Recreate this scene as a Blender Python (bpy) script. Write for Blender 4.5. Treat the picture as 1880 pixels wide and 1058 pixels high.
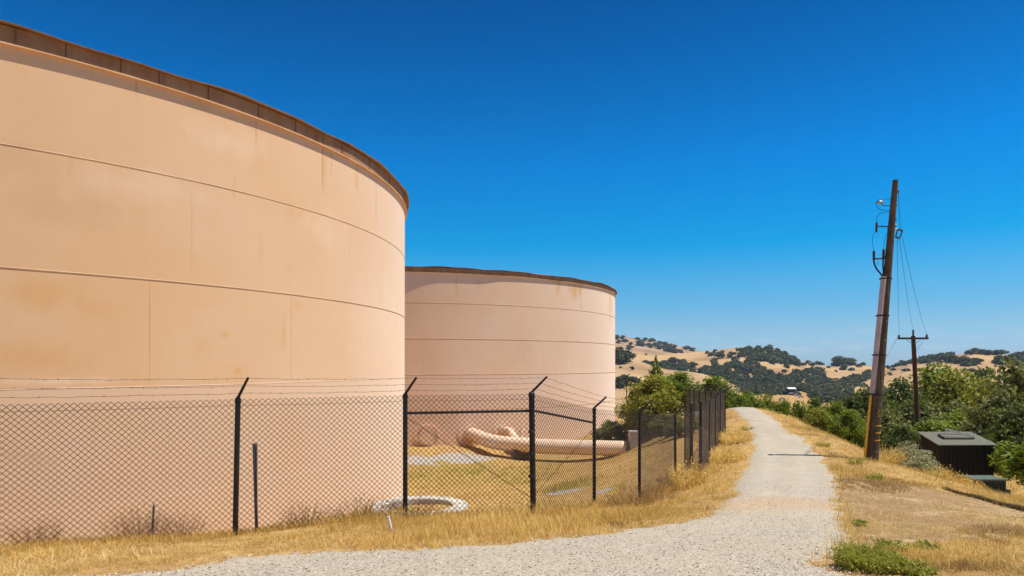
import bpy, math, random
import numpy as np
from mathutils import Vector

for o in list(bpy.data.objects):
    bpy.data.objects.remove(o)
S = bpy.context.scene
COL = S.collection
F, HY, CXP = 1253.0, 669.0, 940.0          # focal length in photo pixels, horizon row, centre column

# ------------------------------------------------------------------ camera
cam = bpy.data.objects.new('camera', bpy.data.cameras.new('camera'))
COL.objects.link(cam)
cam.data.sensor_width = 36.0
cam.data.lens = F / 1880 * 36
cam.data.shift_y = (HY - 529) / 1880
cam.data.clip_start = 0.1
cam.data.clip_end = 20000
cam.rotation_euler = (math.radians(90), 0, 0)
S.camera = cam

# ------------------------------------------------------------------ world, sun, exposure
SUN_EL, SUN_AZ = 67.0, 2.5                 # azimuth measured from +X towards -Y
w = bpy.data.worlds.new('World'); S.world = w; w.use_nodes = True
nt = w.node_tree; nt.nodes.clear()
sky = nt.nodes.new('ShaderNodeTexSky'); sky.sky_type = 'NISHITA'; sky.sun_disc = False
sky.sun_elevation = math.radians(SUN_EL); sky.sun_rotation = math.radians(90 + SUN_AZ)
sky.air_density = 1.0; sky.dust_density = 0.35; sky.ozone_density = 3.0; sky.altitude = 100
# a polarised, deep blue sky: the Nishita sky filtered by elevation
sramp = nt.nodes.new('ShaderNodeValToRGB')
_st = [(0.0, (0.62, 1.0, 1.60)), (0.022, (0.596, 0.959, 1.517)), (0.053, (0.50, 0.874, 1.278)), (0.083, (0.34, 0.85, 1.24)), (0.114, (0.24, 0.88, 1.26)), (0.166, (0.012, 0.86, 1.32)), (0.277, (0.0, 0.761, 1.389)), (0.432, (0.0, 0.489, 0.996)), (0.50, (0.0, 0.40, 0.86)), (0.62, (0.25, 0.55, 0.90)), (1.0, (0.5, 0.7, 0.95))]
while len(sramp.color_ramp.elements) < len(_st): sramp.color_ramp.elements.new(0.5)
for _e, (_p, _c) in zip(sramp.color_ramp.elements, _st): _e.position = _p; _e.color = (_c[0] / 1.6, _c[1] / 1.6, _c[2] / 1.6, 1)
smul = nt.nodes.new('ShaderNodeMix'); smul.data_type = 'RGBA'; smul.blend_type = 'MULTIPLY'; smul.inputs[0].default_value = 1
bg = nt.nodes.new('ShaderNodeBackground'); EXPO = 0.30; bg.inputs[1].default_value = 0.16 / 2 ** EXPO
out = nt.nodes.new('ShaderNodeOutputWorld')
tc = nt.nodes.new('ShaderNodeTexCoord')
mp = nt.nodes.new('ShaderNodeMapping'); mp.inputs['Scale'].default_value = (9, 9, 60)
nz = nt.nodes.new('ShaderNodeTexNoise'); nz.inputs['Scale'].default_value = 2.2; nz.inputs['Detail'].default_value = 6
cr = nt.nodes.new('ShaderNodeValToRGB'); cr.color_ramp.elements[0].position = 0.53; cr.color_ramp.elements[1].position = 0.75
sep = nt.nodes.new('ShaderNodeSeparateXYZ')
band = nt.nodes.new('ShaderNodeMapRange'); band.inputs[1].default_value = 0.055; band.inputs[2].default_value = 0.015; band.inputs[3].default_value = 0; band.inputs[4].default_value = 1
mul = nt.nodes.new('ShaderNodeMath'); mul.operation = 'MULTIPLY'
mul2 = nt.nodes.new('ShaderNodeMath'); mul2.operation = 'MULTIPLY'; mul2.inputs[1].default_value = 0.6
mix = nt.nodes.new('ShaderNodeMix'); mix.data_type = 'RGBA'; mix.inputs[7].default_value = (4.2, 4.6, 5.0, 1)
L = nt.links.new
L(sky.outputs[0], smul.inputs[6]); L(sramp.outputs[0], smul.inputs[7]); L(sep.outputs[2], sramp.inputs[0]); L(smul.outputs[2], mix.inputs[6])
L(tc.outputs['Generated'], mp.inputs[0]); L(mp.outputs[0], nz.inputs[0]); L(nz.outputs[0], cr.inputs[0])
L(tc.outputs['Generated'], sep.inputs[0]); L(sep.outputs[2], band.inputs[0])
L(cr.outputs[0], mul.inputs[0]); L(band.outputs[0], mul.inputs[1]); L(mul.outputs[0], mul2.inputs[0])
L(mul2.outputs[0], mix.inputs[0]); L(mix.outputs[2], bg.inputs[0]); L(bg.outputs[0], out.inputs[0])

sl = bpy.data.lights.new('sun', 'SUN'); sl.energy = 5.0; sl.angle = math.radians(0.5); sl.color = (1.0, 0.93, 0.82)
so = bpy.data.objects.new('sun', sl); COL.objects.link(so)
ce = math.cos(math.radians(SUN_EL))
SD = Vector((ce * math.cos(math.radians(SUN_AZ)), -ce * math.sin(math.radians(SUN_AZ)), math.sin(math.radians(SUN_EL))))
so.rotation_euler = SD.to_track_quat('Z', 'Y').to_euler()
so.location = (30, -10, 60)
S.view_settings.view_transform = 'Standard'; S.view_settings.look = 'None'
S.view_settings.exposure = EXPO; S.view_settings.gamma = 1

# ------------------------------------------------------------------ helpers
rng = np.random.default_rng(7)
random.seed(5)
HAZE = True

def P(px, py, Z):
    return Vector(((px - CXP) / F * Z, Z, -(py - HY) / F * Z))

def tag(o, label=None, cat=None, group=None, kind=None):
    if label: o['label'] = label
    if cat: o['category'] = cat
    if group: o['group'] = group
    if kind: o['kind'] = kind
    return o

def empty(name, loc=(0, 0, 0), rz=0):
    o = bpy.data.objects.new(name, None); COL.objects.link(o)
    o.location = loc; o.rotation_euler = (0, 0, rz); o.empty_display_size = 0.3
    return o

def adopt(o, parent):
    """parent a mesh given in world coordinates"""
    if parent is not None:
        o.parent = parent
        p = parent
        base = Vector((0, 0, 0))
        while p is not None:
            base += p.location; p = p.parent
        o.location = Vector(o.location) - base
    return o

class MB:
    def __init__(s): s.v = []; s.f = []
    def add(s, vs, fs):
        b = len(s.v); s.v += [tuple(p) for p in vs]; s.f += [tuple(i + b for i in q) for q in fs]; return s
    def box(s, c, d, rz=0, rx=0):
        hx, hy, hz = d[0] / 2, d[1] / 2, d[2] / 2
        vs = []
        for z in (-hz, hz):
            for x, y in ((-hx, -hy), (hx, -hy), (hx, hy), (-hx, hy)):
                X, Y = x * math.cos(rz) - y * math.sin(rz), x * math.sin(rz) + y * math.cos(rz)
                vs.append((c[0] + X, c[1] + Y, c[2] + z))
        return s.add(vs, [(0, 3, 2, 1), (4, 5, 6, 7), (0, 1, 5, 4), (1, 2, 6, 5), (2, 3, 7, 6), (3, 0, 4, 7)])
    def tube(s, pts, r, n=8, cap=True):
        pts = [Vector(p) for p in pts]
        if not hasattr(r, '__len__'): r = [r] * len(pts)
        t0 = (pts[1] - pts[0]).normalized()
        up = Vector((0, 0, 1)) if abs(t0.z) < 0.9 else Vector((1, 0, 0))
        u = t0.cross(up).normalized()
        vs = []
        for i, p in enumerate(pts):
            a = pts[max(i - 1, 0)]; b = pts[min(i + 1, len(pts) - 1)]
            t = (b - a).normalized()
            u = (u - t * u.dot(t)).normalized(); v = t.cross(u)
            for k in range(n):
                an = 2 * math.pi * k / n
                vs.append(p + (u * math.cos(an) + v * math.sin(an)) * r[i])
        fs = []
        for i in range(len(pts) - 1):
            for k in range(n):
                fs.append((i * n + k, i * n + (k + 1) % n, (i + 1) * n + (k + 1) % n, (i + 1) * n + k))
        if cap:
            fs.append(tuple(range(n))[::-1]); fs.append(tuple((len(pts) - 1) * n + k for k in range(n)))
        return s.add(vs, fs)
    def lathe(s, c, prof, n=48, a0=0, a1=2 * math.pi, axis=None):
        full = abs(a1 - a0 - 2 * math.pi) < 1e-6
        m = n if full else n + 1
        vs = []; fs = []
        for (r, z) in prof:
            for k in range(m):
                an = a0 + (a1 - a0) * k / n
                vs.append((c[0] + r * math.cos(an), c[1] + r * math.sin(an), c[2] + z))
        for i in range(len(prof) - 1):
            for k in range(n):
                k2 = (k + 1) % m
                fs.append((i * m + k, i * m + k2, (i + 1) * m + k2, (i + 1) * m + k))
        return s.add(vs, fs)
    def build(s, name, mat, parent=None, smooth=False):
        me = bpy.data.meshes.new(name); me.from_pydata(s.v, [], s.f); me.update()
        if smooth: me.shade_smooth()
        me.materials.append(mat)
        o = bpy.data.objects.new(name, me); COL.objects.link(o)
        return adopt(o, parent)

def np_mesh(name, V, k, mat, tone=None, smooth=False, faces=None, extra=None):
    """V (N,3); consecutive k verts form a face unless faces (M,k) given; tone per face"""
    me = bpy.data.meshes.new(name)
    V = np.ascontiguousarray(V, dtype=np.float32)
    if faces is None: faces = np.arange(len(V), dtype=np.int32).reshape(-1, k)
    faces = np.ascontiguousarray(faces, dtype=np.int32)
    M = len(faces)
    me.vertices.add(len(V)); me.vertices.foreach_set('co', V.ravel())
    me.loops.add(M * k); me.loops.foreach_set('vertex_index', faces.ravel())
    me.polygons.add(M)
    me.polygons.foreach_set('loop_start', np.arange(M, dtype=np.int32) * k)
    me.polygons.foreach_set('loop_total', np.full(M, k, dtype=np.int32))
    me.update(calc_edges=True)
    if tone is not None:
        a = me.attributes.new('tone', 'FLOAT', 'FACE'); a.data.foreach_set('value', np.asarray(tone, dtype=np.float32))
    if extra:
        for nm, val in extra.items():
            a = me.attributes.new(nm, 'FLOAT', 'POINT'); a.data.foreach_set('value', np.asarray(val, dtype=np.float32))
    if smooth: me.shade_smooth()
    me.validate()
    me.materials.append(mat)
    return me

def link(name, me, parent=None):
    o = bpy.data.objects.new(name, me); COL.objects.link(o)
    return adopt(o, parent)

# ------------------------------------------------------------------ material builder
class Mt:
    def __init__(s, name, rough=0.8, spec=0.3, metal=0.0):
        s.m = bpy.data.materials.new(name); s.m.use_nodes = True
        s.t = s.m.node_tree; s.b = s.t.nodes['Principled BSDF']
        s.b.inputs['Roughness'].default_value = rough
        s.b.inputs['Specular IOR Level'].default_value = spec
        s.b.inputs['Metallic'].default_value = metal
        s.tc = None; s.col = None
    def n(s, typ, **kw):
        x = s.t.nodes.new(typ)
        for a, b in kw.items(): setattr(x, a, b)
        return x
    def l(s, a, b): s.t.links.new(a, b)
    def coord(s, scale=(1, 1, 1), which='Object', rot=(0, 0, 0)):
        if s.tc is None: s.tc = s.n('ShaderNodeTexCoord')
        m = s.n('ShaderNodeMapping'); m.inputs['Scale'].default_value = scale; m.inputs['Rotation'].default_value = rot
        s.l(s.tc.outputs[which], m.inputs[0]); return m.outputs[0]
    def noise(s, scale, detail=5, co=None, rough=0.55, dist=0):
        x = s.n('ShaderNodeTexNoise'); x.inputs['Scale'].default_value = scale; x.inputs['Detail'].default_value = detail
        x.inputs['Roughness'].default_value = rough; x.inputs['Distortion'].default_value = dist
        s.l(co if co is not None else s.coord(), x.inputs['Vector']); return x.outputs[0]
    def voro(s, scale, co=None, feature='F1', out='Distance'):
        x = s.n('ShaderNodeTexVoronoi', feature=feature); x.inputs['Scale'].default_value = scale
        s.l(co if co is not None else s.coord(), x.inputs['Vector']); return x.outputs[out]
    def ramp(s, fac, stops):
        x = s.n('ShaderNodeValToRGB'); e = x.color_ramp.elements
        while len(e) < len(stops): e.new(0.5)
        for q, (p, c) in zip(e, stops):
            q.position = p; q.color = (*c, 1) if hasattr(c, '__len__') else (c, c, c, 1)
        s.l(fac, x.inputs[0]); return x.outputs[0]
    def attr(s, name):
        x = s.n('ShaderNodeAttribute', attribute_name=name); return x.outputs['Fac']
    def math(s, op, a, b):
        x = s.n('ShaderNodeMath', operation=op)
        for i, q in enumerate((a, b)):
            if isinstance(q, (int, float)): x.inputs[i].default_value = q
            else: s.l(q, x.inputs[i])
        return x.outputs[0]
    def mix(s, fac, a, b, mode='MIX'):
        x = s.n('ShaderNodeMix', data_type='RGBA', blend_type=mode)
        for i, q in ((0, fac), (6, a), (7, b)):
            if isinstance(q, (int, float)): x.inputs[i].default_value = q
            elif isinstance(q, tuple): x.inputs[i].default_value = (*q, 1)
            else: s.l(q, x.inputs[i])
        return x.outputs[2]
    def color(s, c):
        if isinstance(c, tuple): s.b.inputs['Base Color'].default_value = (*c, 1)
        else: s.l(c, s.b.inputs['Base Color'])
        return s
    def bump(s, h, strength=0.4, dist=0.02):
        x = s.n('ShaderNodeBump'); x.inputs['Strength'].default_value = strength; x.inputs['Distance'].default_value = dist
        s.l(h, x.inputs['Height']); s.l(x.outputs[0], s.b.inputs['Normal']); return s

def simple(name, c1, c2, scale=8, rough=0.7, spec=0.3, metal=0, bump=0.0):
    m = Mt(name, rough, spec, metal)
    nz = m.noise(scale)
    m.color(m.mix(m.ramp(nz, [(0.35, 0.0), (0.65, 1.0)]), c1, c2))
    if bump: m.bump(m.noise(scale * 6), bump, 0.01)
    return m.m

M_black = simple('black_vinyl', (0.010, 0.009, 0.009), (0.022, 0.019, 0.018), 12, 0.5, 0.35)
M_wire = simple('black_wire', (0.016, 0.013, 0.012), (0.030, 0.023, 0.020), 3, 0.55, 0.3)
M_wirefar = simple('dusty_wire', (0.045, 0.032, 0.024), (0.085, 0.062, 0.045), 3, 0.6, 0.3)
M_barb = simple('dull_barbed_wire', (0.045, 0.035, 0.03), (0.09, 0.07, 0.055), 3, 0.6, 0.3)
M_steelblue = simple('weathered_steel', (0.05, 0.055, 0.075), (0.10, 0.10, 0.12), 10, 0.5, 0.4, 0.3)
M_pvc = simple('white_plastic', (0.65, 0.63, 0.68), (0.75, 0.72, 0.76), 20, 0.5)
M_conc = simple('pale_concrete', (0.42, 0.39, 0.36), (0.58, 0.55, 0.52), 6, 0.95, 0.1, 0, 0.4)
M_ring = simple('weathered_ring_concrete', (0.34, 0.30, 0.25), (0.60, 0.56, 0.50), 2.2, 0.95, 0.1, 0, 0.5)
M_concdark = simple('grey_concrete', (0.10, 0.085, 0.07), (0.17, 0.14, 0.12), 5, 0.95, 0.1, 0, 0.4)
M_shed = simple('dark_brown_siding', (0.020, 0.017, 0.010), (0.030, 0.026, 0.016), 7, 0.6, 0.25)
M_shedroof = simple('olive_roof_panel', (0.12, 0.118, 0.075), (0.155, 0.15, 0.10), 5, 0.6, 0.3)
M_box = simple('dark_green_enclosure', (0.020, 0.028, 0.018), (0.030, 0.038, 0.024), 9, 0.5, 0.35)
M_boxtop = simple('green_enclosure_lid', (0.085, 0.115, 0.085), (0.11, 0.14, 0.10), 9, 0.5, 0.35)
M_yellow = simple('yellow_plastic', (0.75, 0.42, 0.02), (0.85, 0.5, 0.04), 10, 0.5)
M_conduit = simple('grey_riser_guard', (0.42, 0.34, 0.33), (0.52, 0.43, 0.41), 5, 0.6)
M_porc = simple('brown_porcelain', (0.05, 0.028, 0.02), (0.09, 0.05, 0.035), 10, 0.3, 0.5)
M_grey = simple('galvanised_steel', (0.30, 0.30, 0.31), (0.42, 0.42, 0.43), 14, 0.45, 0.5, 0.6)
M_cable = simple('black_cable', (0.012, 0.012, 0.014), (0.02, 0.02, 0.022), 5, 0.5)
M_whitewall = simple('white_painted_wall', (0.7, 0.7, 0.7), (0.78, 0.78, 0.78), 1, 0.7)
M_glass = simple('dark_window_glass', (0.02, 0.022, 0.025), (0.03, 0.03, 0.035), 1, 0.15, 0.6)
M_rust = simple('rusty_red_bolt', (0.16, 0.05, 0.025), (0.26, 0.09, 0.04), 30, 0.9, 0.1)
M_tyre = simple('black_rubber', (0.015, 0.015, 0.015), (0.02, 0.02, 0.02), 5, 0.8)

def wood(name, c1, c2):
    m = Mt(name, 0.9, 0.15)
    g = m.noise(3.0, 6, m.coord((14, 14, 0.7)), 0.7)
    k = m.noise(0.6, 3)
    c = m.mix(m.ramp(g, [(0.35, 0.0), (0.68, 1.0)]), c1, c2)
    c = m.mix(m.math('MULTIPLY', m.ramp(k, [(0.4, 0.0), (0.7, 1.0)]), 0.4), c, tuple(x * 0.5 for x in c1))
    m.color(c); m.bump(g, 0.6, 0.02); return m.m
M_wood = wood('weathered_pole_wood', (0.055, 0.040, 0.025), (0.20, 0.148, 0.098))
M_wood2 = wood('red_brown_pole_wood', (0.10, 0.045, 0.022), (0.20, 0.10, 0.055))
M_bark = wood('grey_bark', (0.05, 0.036, 0.024), (0.12, 0.09, 0.065))

def leafmat(name, dark, mid, light):
    m = Mt(name, 0.6, 0.25)
    t = m.attr('tone')
    c = m.ramp(t, [(0.0, dark), (0.5, mid), (1.0, light)])
    m.color(c)
    # thin leaves let some light through
    tr = m.n('ShaderNodeBsdfTranslucent'); m.l(m.mix(0.5, c, (min(light[0] * 1.6, 1), min(light[1] * 1.6, 1), light[2])), tr.inputs[0])
    ms = m.n('ShaderNodeMixShader'); ms.inputs[0].default_value = 0.3
    o = m.t.nodes['Material Output']
    m.l(m.b.outputs[0], ms.inputs[1]); m.l(tr.outputs[0], ms.inputs[2]); m.l(ms.outputs[0], o.inputs[0])
    return m.m
L_far = leafmat('leaves_distant_oak', (0.040, 0.052, 0.024), (0.070, 0.084, 0.038), (0.115, 0.128, 0.058))
L_dark = leafmat('leaves_dark_oak', (0.035, 0.045, 0.008), (0.072, 0.095, 0.016), (0.14, 0.17, 0.03))
L_green = leafmat('leaves_bright_green', (0.05, 0.075, 0.006), (0.125, 0.17, 0.011), (0.24, 0.3, 0.02))
L_yellow = leafmat('leaves_yellow_green', (0.055, 0.058, 0.006), (0.165, 0.165, 0.012), (0.34, 0.32, 0.03))
L_olive = leafmat('leaves_olive', (0.06, 0.068, 0.015), (0.13, 0.145, 0.03), (0.28, 0.28, 0.08))
L_sage = leafmat('leaves_grey_sage', (0.16, 0.155, 0.075), (0.30, 0.29, 0.15), (0.46, 0.44, 0.26))
L_dry = leafmat('dry_straw', (0.33, 0.17, 0.04), (0.69, 0.415, 0.11), (0.92, 0.66, 0.27))
L_straw = leafmat('pale_straw', (0.34, 0.20, 0.07), (0.68, 0.46, 0.18), (0.90, 0.72, 0.38))
L_mat = leafmat('matted_brown_grass', (0.17, 0.10, 0.045), (0.36, 0.23, 0.10), (0.60, 0.42, 0.20))
L_lip = leafmat('lip_shadow_grass', (0.03, 0.02, 0.01), (0.07, 0.045, 0.02), (0.14, 0.09, 0.04))  # dark blade tone standing for shadow along the bank edge
L_brownbush = leafmat('dry_brown_brush', (0.12, 0.065, 0.03), (0.26, 0.145, 0.06), (0.42, 0.27, 0.12))
L_weed = leafmat('green_weed', (0.15, 0.155, 0.018), (0.28, 0.285, 0.04), (0.46, 0.44, 0.09))

# ------------------------------------------------------------------ terrain height
CP = [  # (px, py, Z) seen on the ground
 (-58,1015,7.85),(437,982,9.3),(744,950,10.3),(976,950,10.75),(1091,938,12.7),(1174,927,14.2),(1239,893,17.6),(1288,873,19.35),
 (1302,826,24.2),(1331,803,26.6),(437,1024,6.9),(700,1005,7.45),(900,1001,7.55),(1180,968,8.9),(940,1058,5.8),(300,1058,5.8),(1500,1058,5.8),
 (1500,1000,7.57),(1400,950,9.8),(1350,900,14.1),(1536,900,14.1),(1440,870,17.8),(1380,840,22),(1500,840,22),(1378,800,28.2),(1460,800,28.2),
 (1360,770,34.1),(1420,770,34.1),(1340,750,40.2),(1400,752,40.2),(1600,846,22.),(1500,792,29),(1450,768,36.5),(1560,812,26),
 (1880,1058,5.8),(2300,1058,5.8),(1880,935,12.7),(1750,905,15.9),(1800,914,17),(1850,928,16),(1700,872,20.),(1640,850,21.5),
]
WP = [ # world x, y, z
 (-6,0,-1.8),(0,0,-1.8),(6,0,-1.9),(-12,-10,-2),(12,-10,-2),(0,-20,-2),(-10,5,-2.2),(-16,2,-2.4),(-30,-5,-3),
 (-3.5,22,-4.7),(-1.5,24,-4.8),(-1.5,19.5,-4.6),(-3,12.5,-2.95),(-0.5,13,-2.95),(-4,30,-5.6),(0,30,-5.5),(-5,44,-5.75),(0,46,-5.8),(1,41,-5.85),(6,40,-5.5),(4,34,-5.1),
 (1.5,17,-3.7),(3,22,-4.1),(5.5,26,-3.75),(7,33,-3.9),(8,40,-4.5),(-10,15,-4.6),(-14,10,-4.4),(-25,8,-5),(-40,25,-5.6),(-20,45,-5.6),(-30,70,-5.6),(8,62,-5.8),(10,66,-5.8),(12,75,-5.5),(-10,92,-6),
 (16,26,-5.1),(19,26,-5.2),(18,22,-4.8),(21,31,-5.0),(15,22,-4.5),(14,18.5,-3.7),(24,20,-4.5),(20,14,-3.4),(30,14,-4.6),(30,30,-6.0),(19,33,-5.6),(23,50,-8),(20,42,-5.5),(25,45,-7.5),(40,40,-8),
 (11,54,-4.2),(14.5,50,-3.5),(6,55,-5.8),(5,50,-5.9),(9,58,-5.6),(12,62,-6),(20,70,-10),(35,70,-11),(60,60,-12),(50,20,-7),(30,90,-14),(0,110,-9),(-60,90,-8),(60,110,-17),(-60,20,-6),(50,-10,-4),(-50,-20,-4),
]
_pts = [(tuple(P(*c))[0], c[2], P(*c).z) for c in CP] + WP
_A = np.array(_pts); _c2 = 1.6 ** 2
_d = np.sqrt((_A[:, None, 0] - _A[None, :, 0]) ** 2 + (_A[:, None, 1] - _A[None, :, 1]) ** 2 + _c2)
_n = len(_A)
_K = np.zeros((_n + 3, _n + 3)); _K[:_n, :_n] = _d - 0.12 * np.eye(_n)
_K[:_n, _n] = 1; _K[:_n, _n + 1] = _A[:, 0]; _K[:_n, _n + 2] = _A[:, 1]; _K[_n:, :_n] = _K[:_n, _n:].T
_W = np.linalg.solve(_K, np.concatenate([_A[:, 2], [0, 0, 0]]))
def sstep(a, b, x):
    t = np.clip((x - a) / (b - a), 0, 1); return t * t * (3 - 2 * t)
def G(x, y):
    x = np.asarray(x, float); y = np.asarray(y, float)
    r = np.hypot(x, y)
    k = np.minimum(1, 105 / np.maximum(r, 1e-6))
    xx, yy = x * k, y * k
    z = _W[_n] + _W[_n + 1] * xx + _W[_n + 2] * yy
    for i in range(_n):
        z = z + _W[i] * np.sqrt((xx - _A[i, 0]) ** 2 + (yy - _A[i, 1]) ** 2 + _c2)
    t = sstep(90, 420, r)
    z = z * (1 - t) - 25 * t
    z = z + 0.03 * np.sin(x * 1.7 + 0.6 * y) * np.sin(y * 1.3 - 0.4 * x) * sstep(6, 12, r)
    return z
def g1(x, y): return float(G(x, y))
def hit(px, py, zmax=80):
    Z = np.linspace(2, zmax, 1600)
    X = (px - CXP) / F * Z; zl = -(py - HY) / F * Z
    below = np.nonzero(zl <= G(X, Z))[0]
    i = below[0] if len(below) else len(Z) - 1
    return Vector((X[i], Z[i], g1(X[i], Z[i])))

# fence line (photo column, distance) -> plan
FP = [(-560, 6.7), (-58, 7.85), (437, 9.3), (744, 10.3), (976, 10.75), (1091, 12.7), (1174, 14.2), (1239, 17.6), (1286, 19.3), (1302, 22.0), (1313, 24.0), (1322, 25.4), (1331, 26.8)]
FR = [(1331, 26.8), (1319, 28.6), (1306, 30.6), (1295.5, 32.8), (1284.5, 35.0), (1274.5, 37.3), (1266, 39.6), (1258, 42.0)]
fence_xy = [((p - CXP) / F * Z, Z) for p, Z in FP]
farrun_xy = [((p - CXP) / F * Z, Z) for p, Z in FR]

# path edges
pathL = [(-15, 3.0), (-9.5, 4.6)] + [tuple(hit(*q))[:2] for q in [(180,1055),(437,1022),(700,1010),(900,1001),(1060,986),(1180,968),(1262,958),(1312,938),(1336,908),(1345,887),(1355,866),(1368,846),(1375,826),(1375,806),(1369,785),(1352,766),(1337,753)]]
pathR = [(4, -7), (3.2, 0)] + [tuple(hit(*q))[:2] for q in [(1545,1058),(1549,1040),(1560,1012),(1574,992),(1570,975),(1560,960),(1556,943),(1553,925),(1550,905),(1543,885),(1533,865),(1518,845),(1502,825),(1477,805),(1445,785),(1421,766),(1396,754)]]
pathL += [(pathL[-1][0] + 0.3, 45.5), (11.5, 49)]; pathR += [(14.8, 46), (13.5, 50)]
def catmull(pts, m):
    p = np.array(pts, float); p = np.vstack([2 * p[0] - p[1], p, 2 * p[-1] - p[-2]]); o = []
    for i in range(1, len(p) - 2):
        for t in np.arange(m) / m:
            o.append(0.5 * ((2 * p[i]) + (-p[i-1] + p[i+1]) * t + (2*p[i-1] - 5*p[i] + 4*p[i+1] - p[i+2]) * t*t + (-p[i-1] + 3*p[i] - 3*p[i+1] + p[i+2]) * t**3))
    o.append(p[-2]); return np.array(o)
PL = catmull(pathL, 10); PR = catmull(pathR, 10)
nj = rng.normal(size=len(PL)); nj2 = rng.normal(size=len(PL))
def _jit(Q, n_, a_):
    sp = np.hypot(*np.gradient(Q, axis=0).T); amp = np.minimum(a_, 0.28 * sp)
    tg = np.gradient(Q, axis=0) / (sp[:, None] + 1e-9); nr_ = np.stack([-tg[:, 1], tg[:, 0]], 1)
    v = n_ + 0.8 * np.convolve(n_, np.ones(5) / 2.2, 'same')
    return Q + nr_ * (np.clip(v, -2, 2) * np.minimum(a_, 0.5 * sp))[:, None]
PL = _jit(PL, nj, 0.06); PR = _jit(PR, nj2, 0.06)
path_poly = np.vstack([PL, PR[::-1]])
def inpoly(x, y, poly):
    x = np.asarray(x); y = np.asarray(y); c = np.zeros(x.shape, bool)
    n = len(poly); j = n - 1
    for i in range(n):
        xi, yi = poly[i]; xj, yj = poly[j]
        if yi != yj:
            c ^= ((yi > y) != (yj > y)) & (x < (xj - xi) * (y - yi) / (yj - yi) + xi)
        j = i
    return c
def dseg(x, y, line):
    d = np.full(np.shape(x), 1e9)
    for (ax, ay), (bx, by) in zip(line[:-1], line[1:]):
        vx, vy = bx - ax, by - ay; L2 = vx * vx + vy * vy + 1e-12
        t = np.clip(((x - ax) * vx + (y - ay) * vy) / L2, 0, 1)
        d = np.minimum(d, np.hypot(x - ax - t * vx, y - ay - t * vy))
    return d

C1, R1 = (-21.74, 27.14), 17.26
C2, R2 = (-10.6, 68.4), 20.7

# zones painted on the ground as real cover: green growth, bare soil, grey gravel
greens = [tuple(hit(810, 853))[:2] + (3.2, 1.0), tuple(hit(780, 895))[:2] + (1.6, .7), tuple(hit(950, 886))[:2] + (1.3, .9), tuple(hit(1060, 893))[:2] + (2.0, .8),
          tuple(hit(1320, 884))[:2] + (0.9, .3), tuple(hit(1000, 850))[:2] + (4, .6), tuple(hit(850, 870))[:2] + (3.5, .8), 
          tuple(hit(1130, 895))[:2] + (1.4, .6), (-2.5, 36, 5, 1)]
greys = [tuple(hit(850, 841))[:2] + (2.6,), tuple(hit(770, 846))[:2] + (2.2,), tuple(hit(1035, 903))[:2] + (.75,), tuple(hit(1105, 903))[:2] + (.55,)]
def masks(x, y):
    gm = np.zeros(np.shape(x)); 
    for a, b, r, w_ in greens: gm = np.maximum(gm, w_ * np.exp(-((x - a) ** 2 + ((y - b) * 0.8) ** 2) / r ** 2))
    gy = np.zeros(np.shape(x))
    for a, b, r in greys: gy = np.maximum(gy, np.exp(-((x - a) ** 2 + (y - b) ** 2) / r ** 2))
    # mown, mostly bare ground right of the path
    px = x / np.maximum(y, .1) * F + CXP
    z = G(x, y); py = HY - z / np.maximum(y, .1) * F
    lim = np.interp(px, [1500, 1560, 1700, 1760, 1880, 2300], [872, 874, 893, 906, 938, 1010])
    bare = sstep(-6, 8, py - lim) * (1 - 0.75 * sstep(0, 60, py - np.interp(px, [1500, 1600, 1700, 1880], [1010, 985, 965, 945]))) * (px > 1480) * (y > 0) * (~inpoly(x, y, path_poly))
    return gm, gy, bare

# ------------------------------------------------------------------ ground sheet
def build_ground():
    # rings around the viewpoint, fine near and coarse far, out to the horizon
    r = [0.0]; rr = 1.2
    while rr < 2300:
        r.append(rr); rr *= 1.018 if rr < 60 else 1.05
    fine = np.linspace(-0.85, 0.85, 420); coarse = np.linspace(0.85, 2 * math.pi - 0.85, 60)[1:-1]
    a = np.concatenate([fine, coarse]); nr, na = len(r) - 1, len(a)
    rr = np.array(r[1:])
    X = np.outer(rr, np.sin(a)); Y = np.outer(rr, np.cos(a))
    Zg = G(X, Y)
    d = dseg(X, Y, [tuple(q) for q in ((PL + PR) / 2)])
    V = np.stack([X.ravel(), Y.ravel(), Zg.ravel()], 1)
    i = np.arange(nr - 1)[:, None] * na; j = np.arange(na)[None, :]; j2 = (j + 1) % na
    Fc = np.stack([i + j, i + na + j, i + na + j2, i + j2], -1).reshape(-1, 4)
    V = np.vstack([V, [[0, 0, g1(0, 0)]]]); c = len(V) - 1
    gm, gy, br = masks(V[:, 0], V[:, 1])
    me = np_mesh('ground', V, 4, None, faces=Fc[:, ::-1], smooth=True, extra={'green': gm, 'grey': gy, 'bare': br})
    return me
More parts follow.
